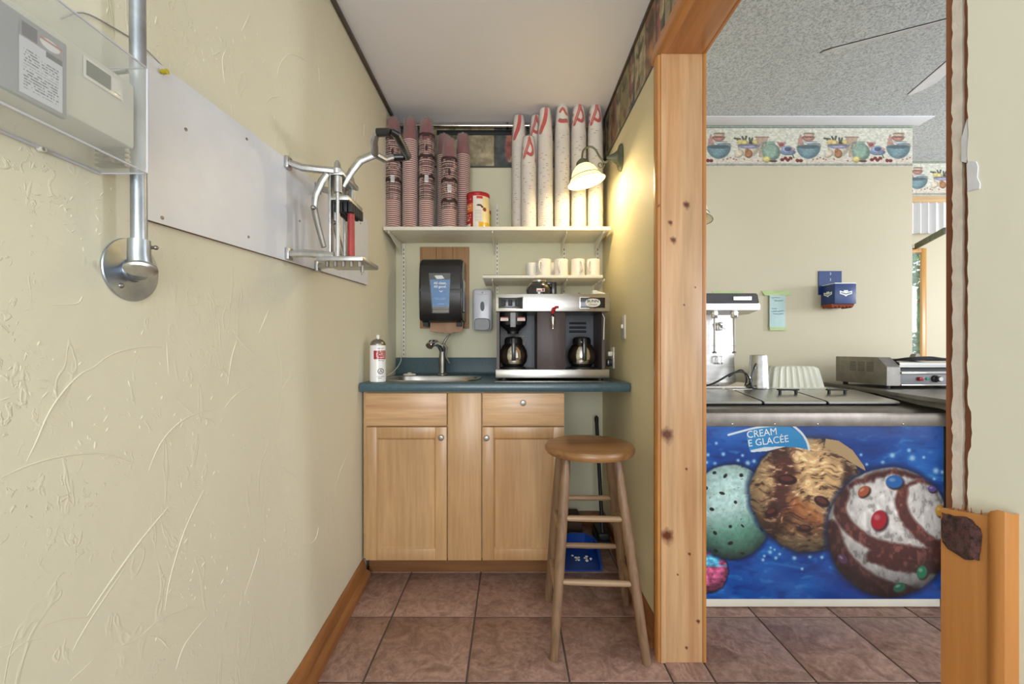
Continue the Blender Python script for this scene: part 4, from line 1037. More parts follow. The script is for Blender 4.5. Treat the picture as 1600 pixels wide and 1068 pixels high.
# ------------------------------------------------------------ stool, dustpan, broom
st = thing('bar_stool', 'worn round-seated wooden bar stool in front of the cabinet', 'stool', (.31, 1.58, 0))
g = G(); g.lathe([(.150, .668), (.166, .672), (.172, .682), (.172, .692), (.168, .700), (.160, .703), (.002, .702)], (.306, 1.62, 0), 56); link('seat', g, m_stoolseat, st)
legs = {'fl': ((.204, 1.525, .668), (.149, 1.434, 0)), 'fr': ((.388, 1.520, .668), (.462, 1.412, 0)), 'bl': ((.204, 1.705, .668), (.158, 1.765, 0)), 'br': ((.400, 1.705, .668), (.484, 1.745, 0))}
def at(k, z):
    a, b_ = Vector(legs[k][0]), Vector(legs[k][1]); t_ = z/.668; return b_+(a-b_)*t_
for k in legs:
    a, b_ = legs[k]; g = G()
    d = Vector(a)-Vector(b_)
    g.tube([Vector(b_)+d*f for f in (0, .006, .3, .6, .9, 1)], [.0135, .0150, .0175, .0185, .0175, .015], 16); link('leg', g, m_stool, st)
for a, b_, z in (('fl', 'fr', .25), ('fl', 'fr', .462), ('bl', 'br', .25), ('bl', 'br', .455), ('fl', 'bl', .19), ('fl', 'bl', .40), ('fr', 'br', .19), ('fr', 'br', .40)):
    g = G(); p, q = at(a, z), at(b_, z); g.tube([p, p+(q-p)*.12, p+(q-p)*.5, p+(q-p)*.88, q], [.008, .0105, .0115, .0105, .008], 12); link('rung', g, m_rung, st)
dp = thing('dustpan', 'blue plastic dustpan on the tiles under the worktop behind the stool', 'dustpan', (.33, 2.05, 0))
g = G(); r = []
pts_o = [(.25, 2.0), (.25, 2.17), (.27, 2.215), (.32, 2.24), (.40, 2.235), (.445, 2.20), (.455, 2.14), (.44, 2.0)]
inn = [(.262, 2.0), (.262, 2.165), (.278, 2.20), (.32, 2.226), (.395, 2.222), (.433, 2.19), (.442, 2.14), (.43, 2.0)]
g.prism(pts_o+list(reversed(pts_o)) if False else pts_o, 'Z', .002, .008)
n = len(pts_o)
g.rings([[(*pts_o[i], .008), (*pts_o[i], .03+.055*(pts_o[i][1]-2.0)/.24), (*inn[i], .03+.055*(pts_o[i][1]-2.0)/.24), (*inn[i], .008)] for i in range(n)])
link('pan', g, m_bluepan, dp)
g = G(); r = random.Random(2)
for k in range(14): g.sphere((.35+r.gauss(0, .022), 2.10+r.gauss(0, .02), .014), r.uniform(.004, .010), .5, 8)
db = link('swept_debris', g, m_paper, dp); db['kind'] = 'stuff'
bm_ = thing('broom_handle', 'black broom leaning in the corner under the worktop', 'broom', (.48, 2.36, 0))
g = G(); g.tube([(.500, 2.26, .05), (.508, 2.46, .64)], .0105, 12); link('stick', g, m_blackm, bm_)
g = G(); g.tube([(.508, 2.46, .64), (.5083, 2.468, .665), (.5085, 2.472, .675)], [.0125, .0125, .004], 12); link('hanger_end', g, m_black, bm_)
g = G(); g.box(.475, .532, 2.24, 2.40, .035, .075, .008); g.box(.47, .535, 2.23, 2.41, .001, .036, .003); link('bristle_head', g, m_blackm, bm_)
g = G(); g.box(.262, .40, 2.32, 2.50, .0, .11, .003); solo('dark_floor_box', g, M('dark_brown_card', (70, 50, 40), .8), 'dark brown box on the floor at the back under the worktop', 'box')

# ------------------------------------------------------------ left wall: board, cutter, pipe, thermostat
def onb(px, py, x=-.693):
    y = -x*F/(CX-px); return Vector((x, y, H-(py-CY)*y/F))
bb = thing('mounting_board', 'long white melamine board screwed flat to the plaster wall', 'board', (-.69, 1.4, 1.33))
y0, y1 = .775, 2.005
def bz(y, top): return (1.316+.062*(y-.80)/1.2) + (.312 if top else 0)
r_ = .03
pol = [(y0, bz(y0, 0)), (y1, bz(y1, 0)), (y1, bz(y1, 1)-r_), (y1-r_*.3, bz(y1, 1)-r_*.3), (y1-r_, bz(y1, 1)), (y0, bz(y0, 1))]
g = G(); g.prism(pol, 'X', -.699, -.6905); link('core', g, m_boardedge, bb)
g = G(); g.prism(pol, 'X', -.6905, -.688); link('white_face', g, m_board, bb)
g = G()
for px, py in ((290, 202), (385, 217), (253, 340), (388, 370), (468, 345), (563, 349), (565, 428)):
    p = onb(px, py, -.688); g.lathe([(.0035, 0), (.0035, .0015), (.001, .002)], p, 12, 'X')
link('screws', g, m_steel_d, bb)
p = onb(250, 112, -.688); g = G(); g.lathe([(.002, 0), (.002, .004), (.005, .005), (.004, .013), (.005, .015), (.001, .0155)], p, 14, 'X')
solo('push_pin', g, m_yel, 'yellow push pin near the top left of the white board', 'pin')
# potato chipper
fc = thing('chip_cutter', 'wall-mounted cast aluminium potato chip cutter with lever handle', 'cutter', (-.62, 1.32, 1.35))
def foot(z, L):
    for y in (1.275, 1.475) if L else (1.28, 1.47):
        g = G(); g.box(-.6875, -.676, y-.014, y+.014, z-.018, z+.018, .002)
        g.tube([(-.680, y, z), (-.640, y+.006*(1 if y < 1.4 else -1), z-.012 if L else z+.004), (-.60, y+.012*(1 if y < 1.4 else -1), z-.014 if L else z+.002), (-.552, (1.30 if y < 1.4 else 1.425), z-.014 if L else z)], [.011, .012, .012, .012], 8)
        link('mounting_arm', g, m_alu, fc)
foot(1.640, True); foot(1.362, False)
YA, YC, XP = 1.305, 1.420, -.552
for y in (YA, YC):
    g = G(); g.box(XP-.016, XP-.008, y-.012, y+.012, 1.355, 1.628, .001); link('upright', g, m_alu, fc)
    g = G(); g.cyl((XP+.010, y, 1.355), (XP+.010, y, 1.64), .0065, seg=16); link('guide_rod', g, m_chrome, fc)
    g = G(); g.lathe([(.015, 1.618), (.016, 1.632), (.010, 1.640), (.009, 1.652), (.004, 1.660), (.001, 1.661)], (XP+.008, y, 0), 20); g.lathe([(.012, 1.560), (.012, 1.610)], (XP+.010, y, 0), 20); link('rod_cap', g, m_alu, fc)
g = G(); g.box(XP-.03, XP+.03, YA-.01, YC+.01, 1.612, 1.628, .004); link('top_yoke', g, m_alu, fc)
g = G(); g.box(XP-.02, XP+.045, YA-.004, YC+.004, 1.536, 1.552, .003); link('pusher_plate', g, m_alu, fc)
g = G()
for k in range(6):
    for j in range(4):
        y = YA+.012+k*.018; x = XP-.008+j*.015; g.box(x, x+.011, y, y+.014, 1.505, 1.536, .001)
link('pusher_block', g, m_blackm, fc)
g = G(); g.tube([(XP+.036, 1.345, 1.505), (XP+.036, 1.345, 1.365)], .011, 16); link('red_rod', g, m_redrod, fc)
g = G(); g.box(XP-.05, XP+.095, YA-.02, YC+.02, 1.342, 1.358, .004); link('blade_frame', g, m_alu, fc)
for k in range(5): g = G(); g.lathe([(.006, 1.326), (.006, 1.343)], (XP-.02+.025*k, YA-.008, 0), 10); link('wing_nut', g, m_steel_d, fc)
g = G(); g.cyl((XP+.07, 1.35, 1.318), (XP+.07, 1.35, 1.343), .005); link('wing_nut', g, m_steel_d, fc)
for y in (YA-.018, YC+.018):
    g = G(); g.tube([(XP-.016, y, 1.612), (XP-.032, y, 1.590), (XP-.052, y, 1.545), (XP-.056, y, 1.505)], [.010, .012, .011, .008], 10, sx=.6); link('link_arm', g, m_alu, fc)
    g = G(); g.tube([(XP-.056, y, 1.505), (XP-.044, y, 1.45), (XP-.026, y, 1.385)], [.010, .009, .008], 10, sx=.6); g.sphere((XP-.056, y-.006, 1.505), .008); link('link_arm', g, m_steel_d, fc)
# lever: from the yoke up to a D grip whose bar runs away from the camera
Pj = Vector((-.432, 1.325, 1.69))
g = G(); g.tube([(XP+.015, 1.33, 1.590), (XP+.045, 1.33, 1.640), (-.480, 1.328, 1.672), Pj], [.010, .012, .013, .013], 10, sx=.6)
Pn, Pf = Vector((-.345, 1.25, 1.716)), Vector((-.345, 1.395, 1.716))
g.tube([Pj, Pj+Vector((.010, -.04, .018)), Vector((-.408, 1.262, 1.722)), Vector((-.395, 1.252, 1.722))], [.012, .011, .010, .009], 10)
g.tube([Pj, Pj+Vector((.018, .035, .000)), Vector((-.398, 1.385, 1.708)), Vector((-.385, 1.395, 1.712))], [.012, .011, .010, .009], 10)
link('lever_arm', g, m_alu, fc)
g = G(); g.tube([(-.402, 1.254, 1.722), (-.365, 1.248, 1.720)], .0125, 12); g.tube([(-.392, 1.393, 1.711), (-.360, 1.398, 1.714)], .0125, 12); link('grip_sleeve', g, m_black, fc)
g = G(); g.tube([(-.357, 1.238, 1.718), (-.345, 1.25, 1.716), (-.345, 1.32, 1.716), (-.345, 1.395, 1.716), (-.357, 1.408, 1.716)], [.010, .0125, .0135, .0125, .010], 12); link('grip', g, m_black, fc)
# pipe
pi_ = thing('conduit_pipe', 'vertical galvanised pipe ending in a round wall flange', 'pipe', (-.655, .73, 1.217))
g = G(); g.tube([(-.655, .7335, 1.235), (-.655, .724, 2.435)], .0118, 20); link('tube', g, m_galv, pi_)
g = G(); g.lathe([(.056, 0), (.057, .002), (.056, .004), (.022, .005), (.020, .012)], (-.699, .765, 1.215), 48, 'X'); link('flange', g, m_galv, pi_)
g = G(); g.tube([(-.690, .765, 1.212), (-.672, .752, 1.210), (-.655, .737, 1.212), (-.655, .7335, 1.235), (-.655, .7335, 1.262)], [.015, .016, .018, .0165, .016], 18); link('elbow', g, m_galv, pi_)
g = G(); rot = Vector((.30, -.62, -.72)).to_track_quat('Z', 'Y').to_matrix(); g.lathe([(.017, -.004), (.018, .002), (.014, .005), (.002, .005)], (-.640, .720, 1.2085), 24, rot=rot, sx=1.35, sy=.9); link('cover_plate', g, m_alu, pi_)
g = G(); g.cyl((-.652, .744, 1.252), (-.640, .748, 1.252), .003, seg=10); g.sphere((-.696, .742, 1.183), .005); g.sphere((-.638, .748, 1.252), .004); link('screws', g, m_steel_d, pi_)
# thermostat with lockbox
th = thing('thermostat', 'ivory electronic thermostat with grey display on the near left wall', 'thermostat', (-.67, .6, 1.42))
g = G(); g.box(-.697, -.632, .42, .700, 1.405, 1.5126, .005); link('housing', g, m_beige, th)
g = G(); g.box(-.6315, -.6300, .614, .676, 1.472, 1.504, .0006); link('display_bezel', g, m_mug, th)
g = G(); g.box(-.6303, -.6292, .6176, .655, 1.477, 1.499); link('display', g, m_olive, th)
g = G(); g.box(-.6303, -.6288, .659, .672, 1.478, 1.498, .0005); link('button', g, m_mug, th)
g = G(); g.box(-.632, -.6235, .498, .585, 1.392, 1.497, .002); dc = link('flap', g, m_greyp, th)
def lbl(U, V):
    X, Y = U*100, V*120
    img = np.zeros(U.shape+(3,))+np.array([214, 216, 226])
    img = over(img, (Y < 26).astype(float), (150, 140, 146)); img = over(img, ((Y < 24) & (X > 6) & (X < 40)).astype(float), (70, 66, 80)); img = over(img, ell(X, Y, 70, 12, 24, 9), (232, 232, 236))
    img = over(img, ((Y > 5) & (Y < 9) & (X > 46)).astype(float), (178, 96, 80)); img = over(img, ((Y > 26) & (Y < 36) & (X > 60)).astype(float), (60, 62, 76))
    for i, y in enumerate(range(44, 112, 5)): img = over(img, ((X > 10) & (X < (44 if i == 0 else 90)) & (abs(Y-y) < 1.1) & (fbm(X/2.4, Y*0+y, i, 2) > .42)).astype(float), (96, 98, 112))
    return img
painted('instruction_label', m_pr, (-.6229, .527, 1.489), (0, .051, 0), (0, 0, -.092), 80, 100, lbl, th)
lk = thing('clear_lockbox', 'clear plastic guard box mounted over the thermostat', 'guard', (-.67, .6, 1.376))
g = G(); XO, YO, Z0_, Z1_ = -.617, .706, 1.368, 1.546
for x0_, x1_, ya, yb_, za, zb_ in ((-.6985, XO, .40, YO, Z0_, Z0_+.0015), (-.6985, XO, .40, YO, Z1_-.0015, Z1_), (XO-.0015, XO, .40, YO, Z0_, Z1_), (-.6985, XO, YO-.0015, YO, Z0_, Z1_)):
    g.box(x0_, x1_, ya, yb_, za, zb_)
link('cover', g, m_clear, lk)
g = G()
for z in (Z0_, Z1_): g.tube([(-.697, YO, z), (XO, YO, z)], .0016, 6); g.tube([(XO, .40, z), (XO, YO, z)], .0016, 6)
g.tube([(XO, YO, Z0_), (XO, YO, Z1_)], .0016, 6); g.tube([(-.697, .40, Z0_), (-.697, YO, Z0_)], .003, 6)
link('moulded_edges', g, m_soap, lk)
for k in range(4):
    g = G(); g.box(-.690, -.640, .690, .700, 1.374+k*.008, 1.378+k*.008); link('vent_rib', g, m_steel_d, lk)
g = G(); g.cyl((-.66, .680, 1.380), (-.65, .680, 1.380), .005); link('hinge_screw', g, m_steel_d, lk)
g = G(); g.cyl((-.66, .690, 1.527), (-.635, .690, 1.530), .003); link('lock_screw', g, m_steel_d, lk)
g = G(); g.tube(smooth_pts([tuple(onb(95, 30, -.697)), tuple(onb(130, 20, -.696)), tuple(onb(175, 42, -.697)), tuple(onb(222, 72, -.697)), tuple(onb(262, 112, -.6875))], 5), .0012, 6)
solo('thin_wire', g, m_greyp, 'thin grey wire arching over the wall behind the pipe', 'wire')
g = G(); p = onb(61, 233, -.699); g.lathe([(.004, 0), (.004, .008), (.0025, .008), (.002, .003)], p, 12, 'X'); solo('wall_plug', g, m_beige, 'small ivory wall plug below the thermostat', 'wall plug')

# ------------------------------------------------------------ freezer
fz = thing('ice_cream_freezer', 'stainless topped dipping freezer with a blue ice cream picture on its front', 'freezer', (1.23, 2.1, 0))
FX0, FX1, FY = .70, 1.786, 1.717
g = G(); g.box(FX0, FX1, FY+.006, 2.50, .045, .75); link('body', g, m_white, fz)
g = G(); g.box(FX0+.01, FX1-.012, FY+.002, FY+.020, .006, .045, .001); link('kick_panel', g, m_white, fz)
g = G(); g.prism([(FY-.004, .752), (FY-.006, .790), (FY-.001, .806), (FY+.012, .816), (FY+.035, .820), (1.83, .822), (2.085, .852), (2.50, .852), (2.50, .75), (FY, .75)], 'X', FX0, 1.805)
link('steel_top', g, M('worn_freezer_steel', (128, 121, 114), .34, .85, .08, 20), fz)
for i, (a, b_) in enumerate(((.735, 1.105), (1.115, 1.388), (1.398, 1.712))):
    g = G()
    g.prism([(1.832, .8265), (1.826, .832), (1.829, .838), (1.84, .841), (2.075, .868), (2.08, .858)], 'X', a, b_, bev=.002); l_ = link('lid', g, m_steel, fz)
    g = G(); g.prism([(1.842, .8225), (1.838, .8285), (2.075, .8575), (2.08, .852)], 'X', a+.004, b_-.004); link('lid_gasket', g, m_blackm, fz)
    hx = (a+b_)/2+(.07 if i == 1 else 0.0); zt_ = .8625
    if i == 0: hx = .80
    g = G(); g.box(hx-.050, hx+.050, 1.975, 1.990, .873, .880, .002); g.box(hx-.042, hx-.034, 1.977, 1.988, .855, .875); g.box(hx+.034, hx+.042, 1.977, 1.988, .855, .875); link('lid_handle', g, m_blackm, fz)
for a, b_ in ((.735, 1.105), (1.115, 1.388), (1.398, 1.712)):
    g = G(); g.prism([(2.10, .8525), (2.10, .864), (2.47, .864), (2.47, .8525)], 'X', a, b_, bev=.002); link('rear_lid', g, m_steel, fz)
g = G()
for px in (1143, 1209, 1276, 1409):
    g.lathe([(.004, 0), (.003, -.003), (.001, -.004)], (((px-CX)*FY/F), FY-.004, .762), 10, 'Y')
link('rivets', g, m_chrome, fz)
def freezer_print(U, V):
    X = 1063+U*(1474-1063); Y = 665+V*(935-665)
    n = fbm(X/60, Y/38, 31, 5); n2 = fbm(X/26+n*3, Y/9+n*2, 41, 4)
    img = np.zeros(X.shape+(3,))+np.array([16, 84, 176])
    img = img+((n-.5)*90)[..., None]*np.array([.5, 1, 1.1])
    img = over(img, np.clip((n2-.60)*3.2, 0, .7), (74, 156, 226)); img = over(img, np.clip((.42-n2)*3, 0, .6), (8, 46, 124))
    img = over(img, np.clip(abs((Y-800)/135)**2*.2, 0, .3), (10, 60, 150))
    for k, (sx_, sy_, rr) in enumerate([(1119, 692, 1.6), (1106, 710, 1.8), (1130, 709, 2), (1104, 722, 1.6), (1117, 724, 1.8), (1160, 711, 1.6), (1178, 720, 2), (1168, 723, 2.6), (1153, 719, 1.8), (1157, 728, 1.5), (1345, 710, 1.6), (1394, 711, 2.6), (1425, 715, 3), (1420, 703, 2), (1443, 714, 1.6), (1379, 722, 2), (1354, 725, 1.5), (1462, 735, 3), (1459, 748, 1.6), (1472, 737, 2), (1194, 868, 1.5), (1203, 862, 2), (1212, 871, 1.8), (1218, 865, 1.5), (1241, 871, 2.2), (1265, 869, 1.8), (1284, 870, 1.8), (1253, 888, 1.5), (1204, 855, 1.3), (1224, 855, 1.4), (1210, 858, 1.2), (1192, 874, 1.6)]):
        d = np.hypot(X-sx_, Y-sy_); img = over(img, np.clip(1.15-d/rr*.6, 0, 1)*.95, (225, 245, 255)); img = over(img, np.clip(.5-d/(rr*6), 0, .5), (120, 190, 245))
    def ball(cx, cy, rx, ry, base, tex, amp, edge=.09):
        """a photographed scoop: returns new image and its local coordinates"""
        nonlocal img
        jag = fbm(np.arctan2(Y-cy, X-cx)*4+50, np.hypot(X-cx, Y-cy)/40, int(cx), 4)-.5
        rr = np.sqrt(((X-cx)/rx)**2+((Y-cy)/ry)**2)+jag*edge
        mk = np.clip((1-rr)*30+.5, 0, 1)
        img = over(img, np.clip((1.10-rr)*9, 0, .75), (6, 26, 72))
        lit = np.clip(1.08-.5*np.clip(rr, 0, 1)**3-.28*(Y-cy)/ry, .25, 1.25)
        c_ = base*(lit*(1+amp*(tex-.5)))[..., None]
        img = over(img, np.zeros_like(mk), (0, 0, 0)); img = img*(1-mk[..., None])+c_*mk[..., None]
        return mk
    sh = X.shape+(3,)
    # pink and blue scoop
    b0 = np.zeros(sh)+np.array([206, 96, 140]); tx = fbm(X/6, Y/4, 7, 4); b0 = over(b0, np.clip((fbm(X/18, Y/12, 8, 3)-.45)*12, 0, 1)*((Y < 885)+0.), (90, 170, 210))
    ball(1103, 892, 34, 34, b0, tx, 1.2)
    # mint scoop
    tx = fbm(X/5, Y/5, 17, 5); b0 = np.zeros(sh)+np.array([178, 212, 208]); b0 = over(b0, np.clip((Y-795+.25*(X-1143)+14*(tx-.5))/45, 0, .9), (104, 170, 146))
    mk = ball(1143, 799, 64, 74, b0, tx, .35, .05)
    r = random.Random(3)
    fl_ = [(1116, 738), (1133, 743), (1160, 727), (1158, 742), (1128, 770), (1149, 784), (1112, 795), (1141, 822), (1160, 821), (1117, 832), (1141, 848), (1190, 826), (1180, 800), (1103, 762), (1188, 757), (1160, 864), (1118, 860)]
    for (a, b_) in fl_: img = over(img, mk*ell(X, Y, a, b_, r.uniform(2.5, 5), r.uniform(1.6, 3), .3, r.uniform(-60, 60)), (28, 34, 38))
    img = over(img, mk*(vnoise(X/2.2, Y/2.2, 77) > .93)*.6, (50, 70, 76))
    # caramel scoop
    w = fbm(X/30, Y/30, 51, 3); tx = fbm(X/11+w*3, Y/4+w*6, 52, 5); u = (X-1262)/90; v_ = (Y-772)/88
    b0 = np.zeros(sh)+np.array([206, 168, 120])
    b0 = over(b0, np.clip((.24-abs(u+.42+.18*v_-.5*(w-.5)+.25*v_*v_))*7, 0, .95), (84, 46, 38)); b0 = over(b0, np.clip((.12-abs(u-.68+.3*(w-.5)))*9, 0, .85)*((v_ < .2)+0.), (66, 40, 32))
    b0 = over(b0, np.clip((.26-abs(v_-.52+.5*(w-.5)))*5, 0, .65), (140, 88, 56)); b0 = over(b0, np.clip((tx-.62)*6, 0, .6), (232, 202, 158)); b0 = over(b0, np.clip((.40-tx)*7, 0, .75), (92, 56, 38))
    b0 = over(b0, ell(X, Y, 1262, 800, 34, 14, .6, 35)*.6, (176, 96, 48))
    mk = ball(1262, 772, 90, 88, b0, tx, .8, .12)
    for a, b_, rx, ry, an in ((1230, 749, 15, 8, 5), (1284, 783, 13, 8, 25), (1258, 825, 10, 6, 10), (1205, 800, 10, 7, -20)):
        img = over(img, mk*ell(X, Y, a, b_, rx, ry, .2, an), (52, 24, 22)); img = over(img, mk*ell(X, Y, a-1, b_-2, rx*.7, ry*.5, .5, an), (104, 54, 46))
    # vanilla scoop with chocolate swirl and candies
    w = fbm(X/40, Y/40, 61, 3); tx = fbm(X/7, Y/10+w*3, 62, 5); b0 = np.zeros(sh)+np.array([214, 210, 206]); b0 = over(b0, np.clip((.40-tx)*6, 0, .5), (150, 140, 136))
    ch = (92, 48, 44)
    def sw(pts, wd):
        nonlocal b0
        m_ = stroke(X+10*(w-.5), Y+10*(w-.5)+6*(tx-.5), smooth_pts(pts, 6), wd, 5); b0 = over(b0, m_, ch); b0 = over(b0, m_*np.clip((tx-.55)*5, 0, .7), (140, 88, 78))
    sw([(1318, 770), (1312, 800), (1340, 835), (1390, 856), (1440, 862), (1480, 866)], 10); sw([(1410, 765), (1406, 785), (1420, 815), (1448, 842), (1480, 856)], 9)
    sw([(1330, 760), (1365, 742), (1400, 738), (1440, 748)], 4); sw([(1295, 830), (1310, 870), (1345, 905), (1400, 930)], 18); sw([(1365, 868), (1410, 880), (1470, 884)], 12)
    sw([(1408, 768), (1425, 756), (1452, 754), (1470, 762)], 3); sw([(1330, 905), (1370, 915), (1430, 925)], 9)
    mk = ball(1390, 831, 97, 101, b0, tx, .5, .04)
    for a, b_, rx, ry, an, c_ in ((1397, 752, 13, 10, 0, (36, 110, 190)), (1373, 812, 12, 15, 15, (186, 22, 40)), (1349, 767, 10, 7, -40, (186, 92, 56)), (1456, 763, 6.5, 5, 0, (92, 74, 150)), (1468, 797, 7, 9, 0, (200, 150, 50)), (1440, 893, 8, 10, 10, (30, 120, 84)), (1405, 917, 10, 7, -20, (26, 96, 66)), (1316, 872, 9, 6, 40, (92, 60, 90))):
        img = over(img, mk*ell(X, Y, a+2, b_+2, rx*1.1, ry*1.1, .3, an), (60, 40, 44)); img = over(img, mk*ell(X, Y, a, b_, rx, ry, .2, an), c_); img = over(img, mk*ell(X, Y, a-rx*.25, b_-ry*.3, rx*.4, ry*.3, .8, an)*.6, np.array(c_)*.4+150)
    # cone of light caramel at top right of the middle scoop, and the light-blue title flash
    img = over(img, poly(X, Y, [(1290, 685), (1310, 688), (1332, 703), (1350, 728), (1352, 735), (1330, 722), (1308, 708), (1288, 697)]), (196, 164, 118))
    fl2 = poly(X, Y, [(1166, 676), (1180, 668), (1205, 665), (1232, 665), (1248, 674), (1258, 688), (1263, 702), (1240, 698), (1215, 698), (1195, 702), (1172, 706), (1168, 692)])
    img = over(img, fl2, (40, 148, 214))
    img = over(img, poly(X, Y, [(1172, 703), (1195, 698), (1228, 697), (1200, 704), (1174, 706)]), (232, 242, 248))
    img = over(img, stroke(X, Y, smooth_pts([(1138, 679), (1160, 673), (1185, 667), (1215, 664)], 4), 1.6, 1.2), (235, 245, 250)); img = over(img, stroke(X, Y, smooth_pts([(1238, 664), (1252, 676), (1261, 690), (1264, 702)], 4), 1.8, 1.2), (235, 245, 250))
    return img*.93
painted('picture_panel', m_prg, (P(1063, 665, FY)[0], FY-.001, P(0, 665, FY)[2]), ((1474-1063)*FY/F, 0, 0), (0, 0, -270*FY/F), 560, 374, freezer_print, fz, label='blue printed ice cream picture')
a = math.radians(7); R_, U_ = (math.cos(a), 0, math.sin(a)), (-math.sin(a), 0, math.cos(a))
q = P(1190.5, 676.5, FY-.0016); text_mesh('picture_lettering', 'CREAM', .041, m_inkw, q, R_, U_, fz, offset=0, width=.95)
q = P(1200.5, 689, FY-.0016); text_mesh('picture_lettering', 'E GLACÉE', .040, m_inkw, q, R_, U_, fz, offset=0, width=.97)

# things on the freezer
ml = thing('milkshake_mixer', 'stainless three-spindle milkshake mixer standing on the freezer beside the jamb', 'mixer', (1.06, 2.25, .865))
g = G(); g.prism([(2.12, .865), (2.12, .878), (2.15, .892), (2.36, .892), (2.36, .865)], 'X', .86, 1.235, bev=.003); link('base', g, m_steel_m, ml)
g = G()
g.rings([[(.90, 2.27, .892), (1.232, 2.27, .892), (1.232, 2.34, .892), (.90, 2.34, .892)], [(.91, 2.27, .96), (1.222, 2.27, .96), (1.222, 2.34, .96), (.91, 2.34, .96)], [(.915, 2.26, 1.28), (1.200, 2.26, 1.28), (1.200, 2.34, 1.28), (.915, 2.34, 1.28)]])
link('column', g, m_steel, ml)
g = G(); g.prism([(2.10, 1.268), (2.10, 1.300), (2.36, 1.300), (2.36, 1.255), (2.2, 1.255)], 'X', .865, 1.262, bev=.004); link('head_lower', g, m_steel, ml)
g = G(); g.prism([(2.10, 1.3005), (2.115, 1.350), (2.13, 1.356), (2.35, 1.356), (2.36, 1.3005)], 'X', .87, 1.257, bev=.004); link('head_cover', g, M('grey_enamel', (84, 84, 88), .45), ml)
g = G(); g.box(1.125, 1.215, 2.0985, 2.105, 1.318, 1.334); link('name_plate', g, m_steel_m, ml)
for x in (.945, 1.048, 1.150):
    g = G(); g.lathe([(.018, 1.268), (.019, 1.262), (.019, 1.236), (.014, 1.228), (.004, 1.228)], (x, 2.14, 0), 20); link('motor_collar', g, m_chrome, ml)
    g = G(); g.cyl((x, 2.14, 1.23), (x, 2.14, 1.055), .0045, seg=10); g.lathe([(.010, 1.048), (.011, 1.053), (.004, 1.058)], (x, 2.14, 0), 14); g.lathe([(.014, 1.086), (.014, 1.088)], (x, 2.14, 0), 14); link('spindle', g, m_steel_d, ml)
    g = G(); g.box(x-.030, x-.010, 2.235, 2.262, 1.17, 1.215, .004); g.tube([(x-.035, 2.24, 1.205), (x-.02, 2.222, 1.19), (x+.002, 2.235, 1.18)], .005, 8); link('switch_lever', g, m_chrome, ml)
    g = G()
    for dx in (-.022, .0): g.tube([(x-.012+dx+.004, 2.258, 1.03), (x-.012+dx, 2.235, 1.03), (x-.012+dx, 2.235, 1.0), (x-.006+dx, 2.258, .99)], .0045, 8)
    link('cup_rest', g, m_chrome, ml)
g = G(); g.tube(smooth_pts([(.87, 2.10, .873), (1.0, 2.09, .89), (1.10, 2.08, .945), (1.16, 2.08, .955), (1.192, 2.08, .93), (1.198, 2.085, .90), (1.20, 2.12, .885)], 5), .005, 8)
g.tube(smooth_pts([(1.10, 2.10, .93), (1.16, 2.10, .965), (1.185, 2.10, .94), (1.195, 2.11, .91), (1.20, 2.13, .885)], 5), .004, 8)
link('power_cord', g, m_black, ml, label='looped black power cord')
cord_ = 0
sc_ = thing('shaker_cup', 'upturned steel shaker cup with black handle on the freezer lid', 'cup', (1.283, 2.115, .864))
g = G(); g.lathe([(.050, .866), (.051, .869), (.0485, .88), (.041, 1.030), (.039, 1.038), (.033, 1.040), (.001, 1.039)], (1.292, 2.168, 0), 36); link('cup_body', g, m_alu, sc_)
g = G(); g.tube(smooth_pts([(1.262, 2.140, .99), (1.240, 2.112, .98), (1.222, 2.102, .94), (1.214, 2.100, .895), (1.224, 2.104, .876), (1.258, 2.132, .876)], 4), .009, 10, sx=.7); link('handle', g, m_black, sc_)
tb = thing('ribbed_tub', 'upturned ivory ribbed plastic tub on the freezer behind the shaker cup', 'tub', (1.50, 2.28, .864))
g = G(); N = 420; rings = []
for z, a_, b_ in ((.865, .152, .120), (.869, .152, .120), (.871, .142, .112), (.95, .126, .098), (.968, .121, .094), (.978, .112, .085)):
    o_ = superell(1.50, 2.27, a_, b_, 7, 1600); L_ = [0]
    for p, q in zip(o_, o_[1:]+o_[:1]): L_.append(L_[-1]+math.hypot(q[0]-p[0], q[1]-p[1]))
    rb = .0055 if .87 < z < .975 else 0; rr_ = []
    for k in range(N):
        t_ = L_[-1]*k/N; x = float(np.interp(t_, L_, [p[0] for p in o_]+[o_[0][0]])); y = float(np.interp(t_, L_, [p[1] for p in o_]+[o_[0][1]]))
        d_ = Vector((x-1.50, (y-2.27)*1.2)).normalized(); w_ = rb*max(-.4, math.cos(2*PI*28*k/N)); rr_.append((x+d_.x*w_, y+d_.y*w_, z))
    rings.append(rr_)
g.rings(rings); link('tub_wall', g, m_ivory, tb, smooth=50)

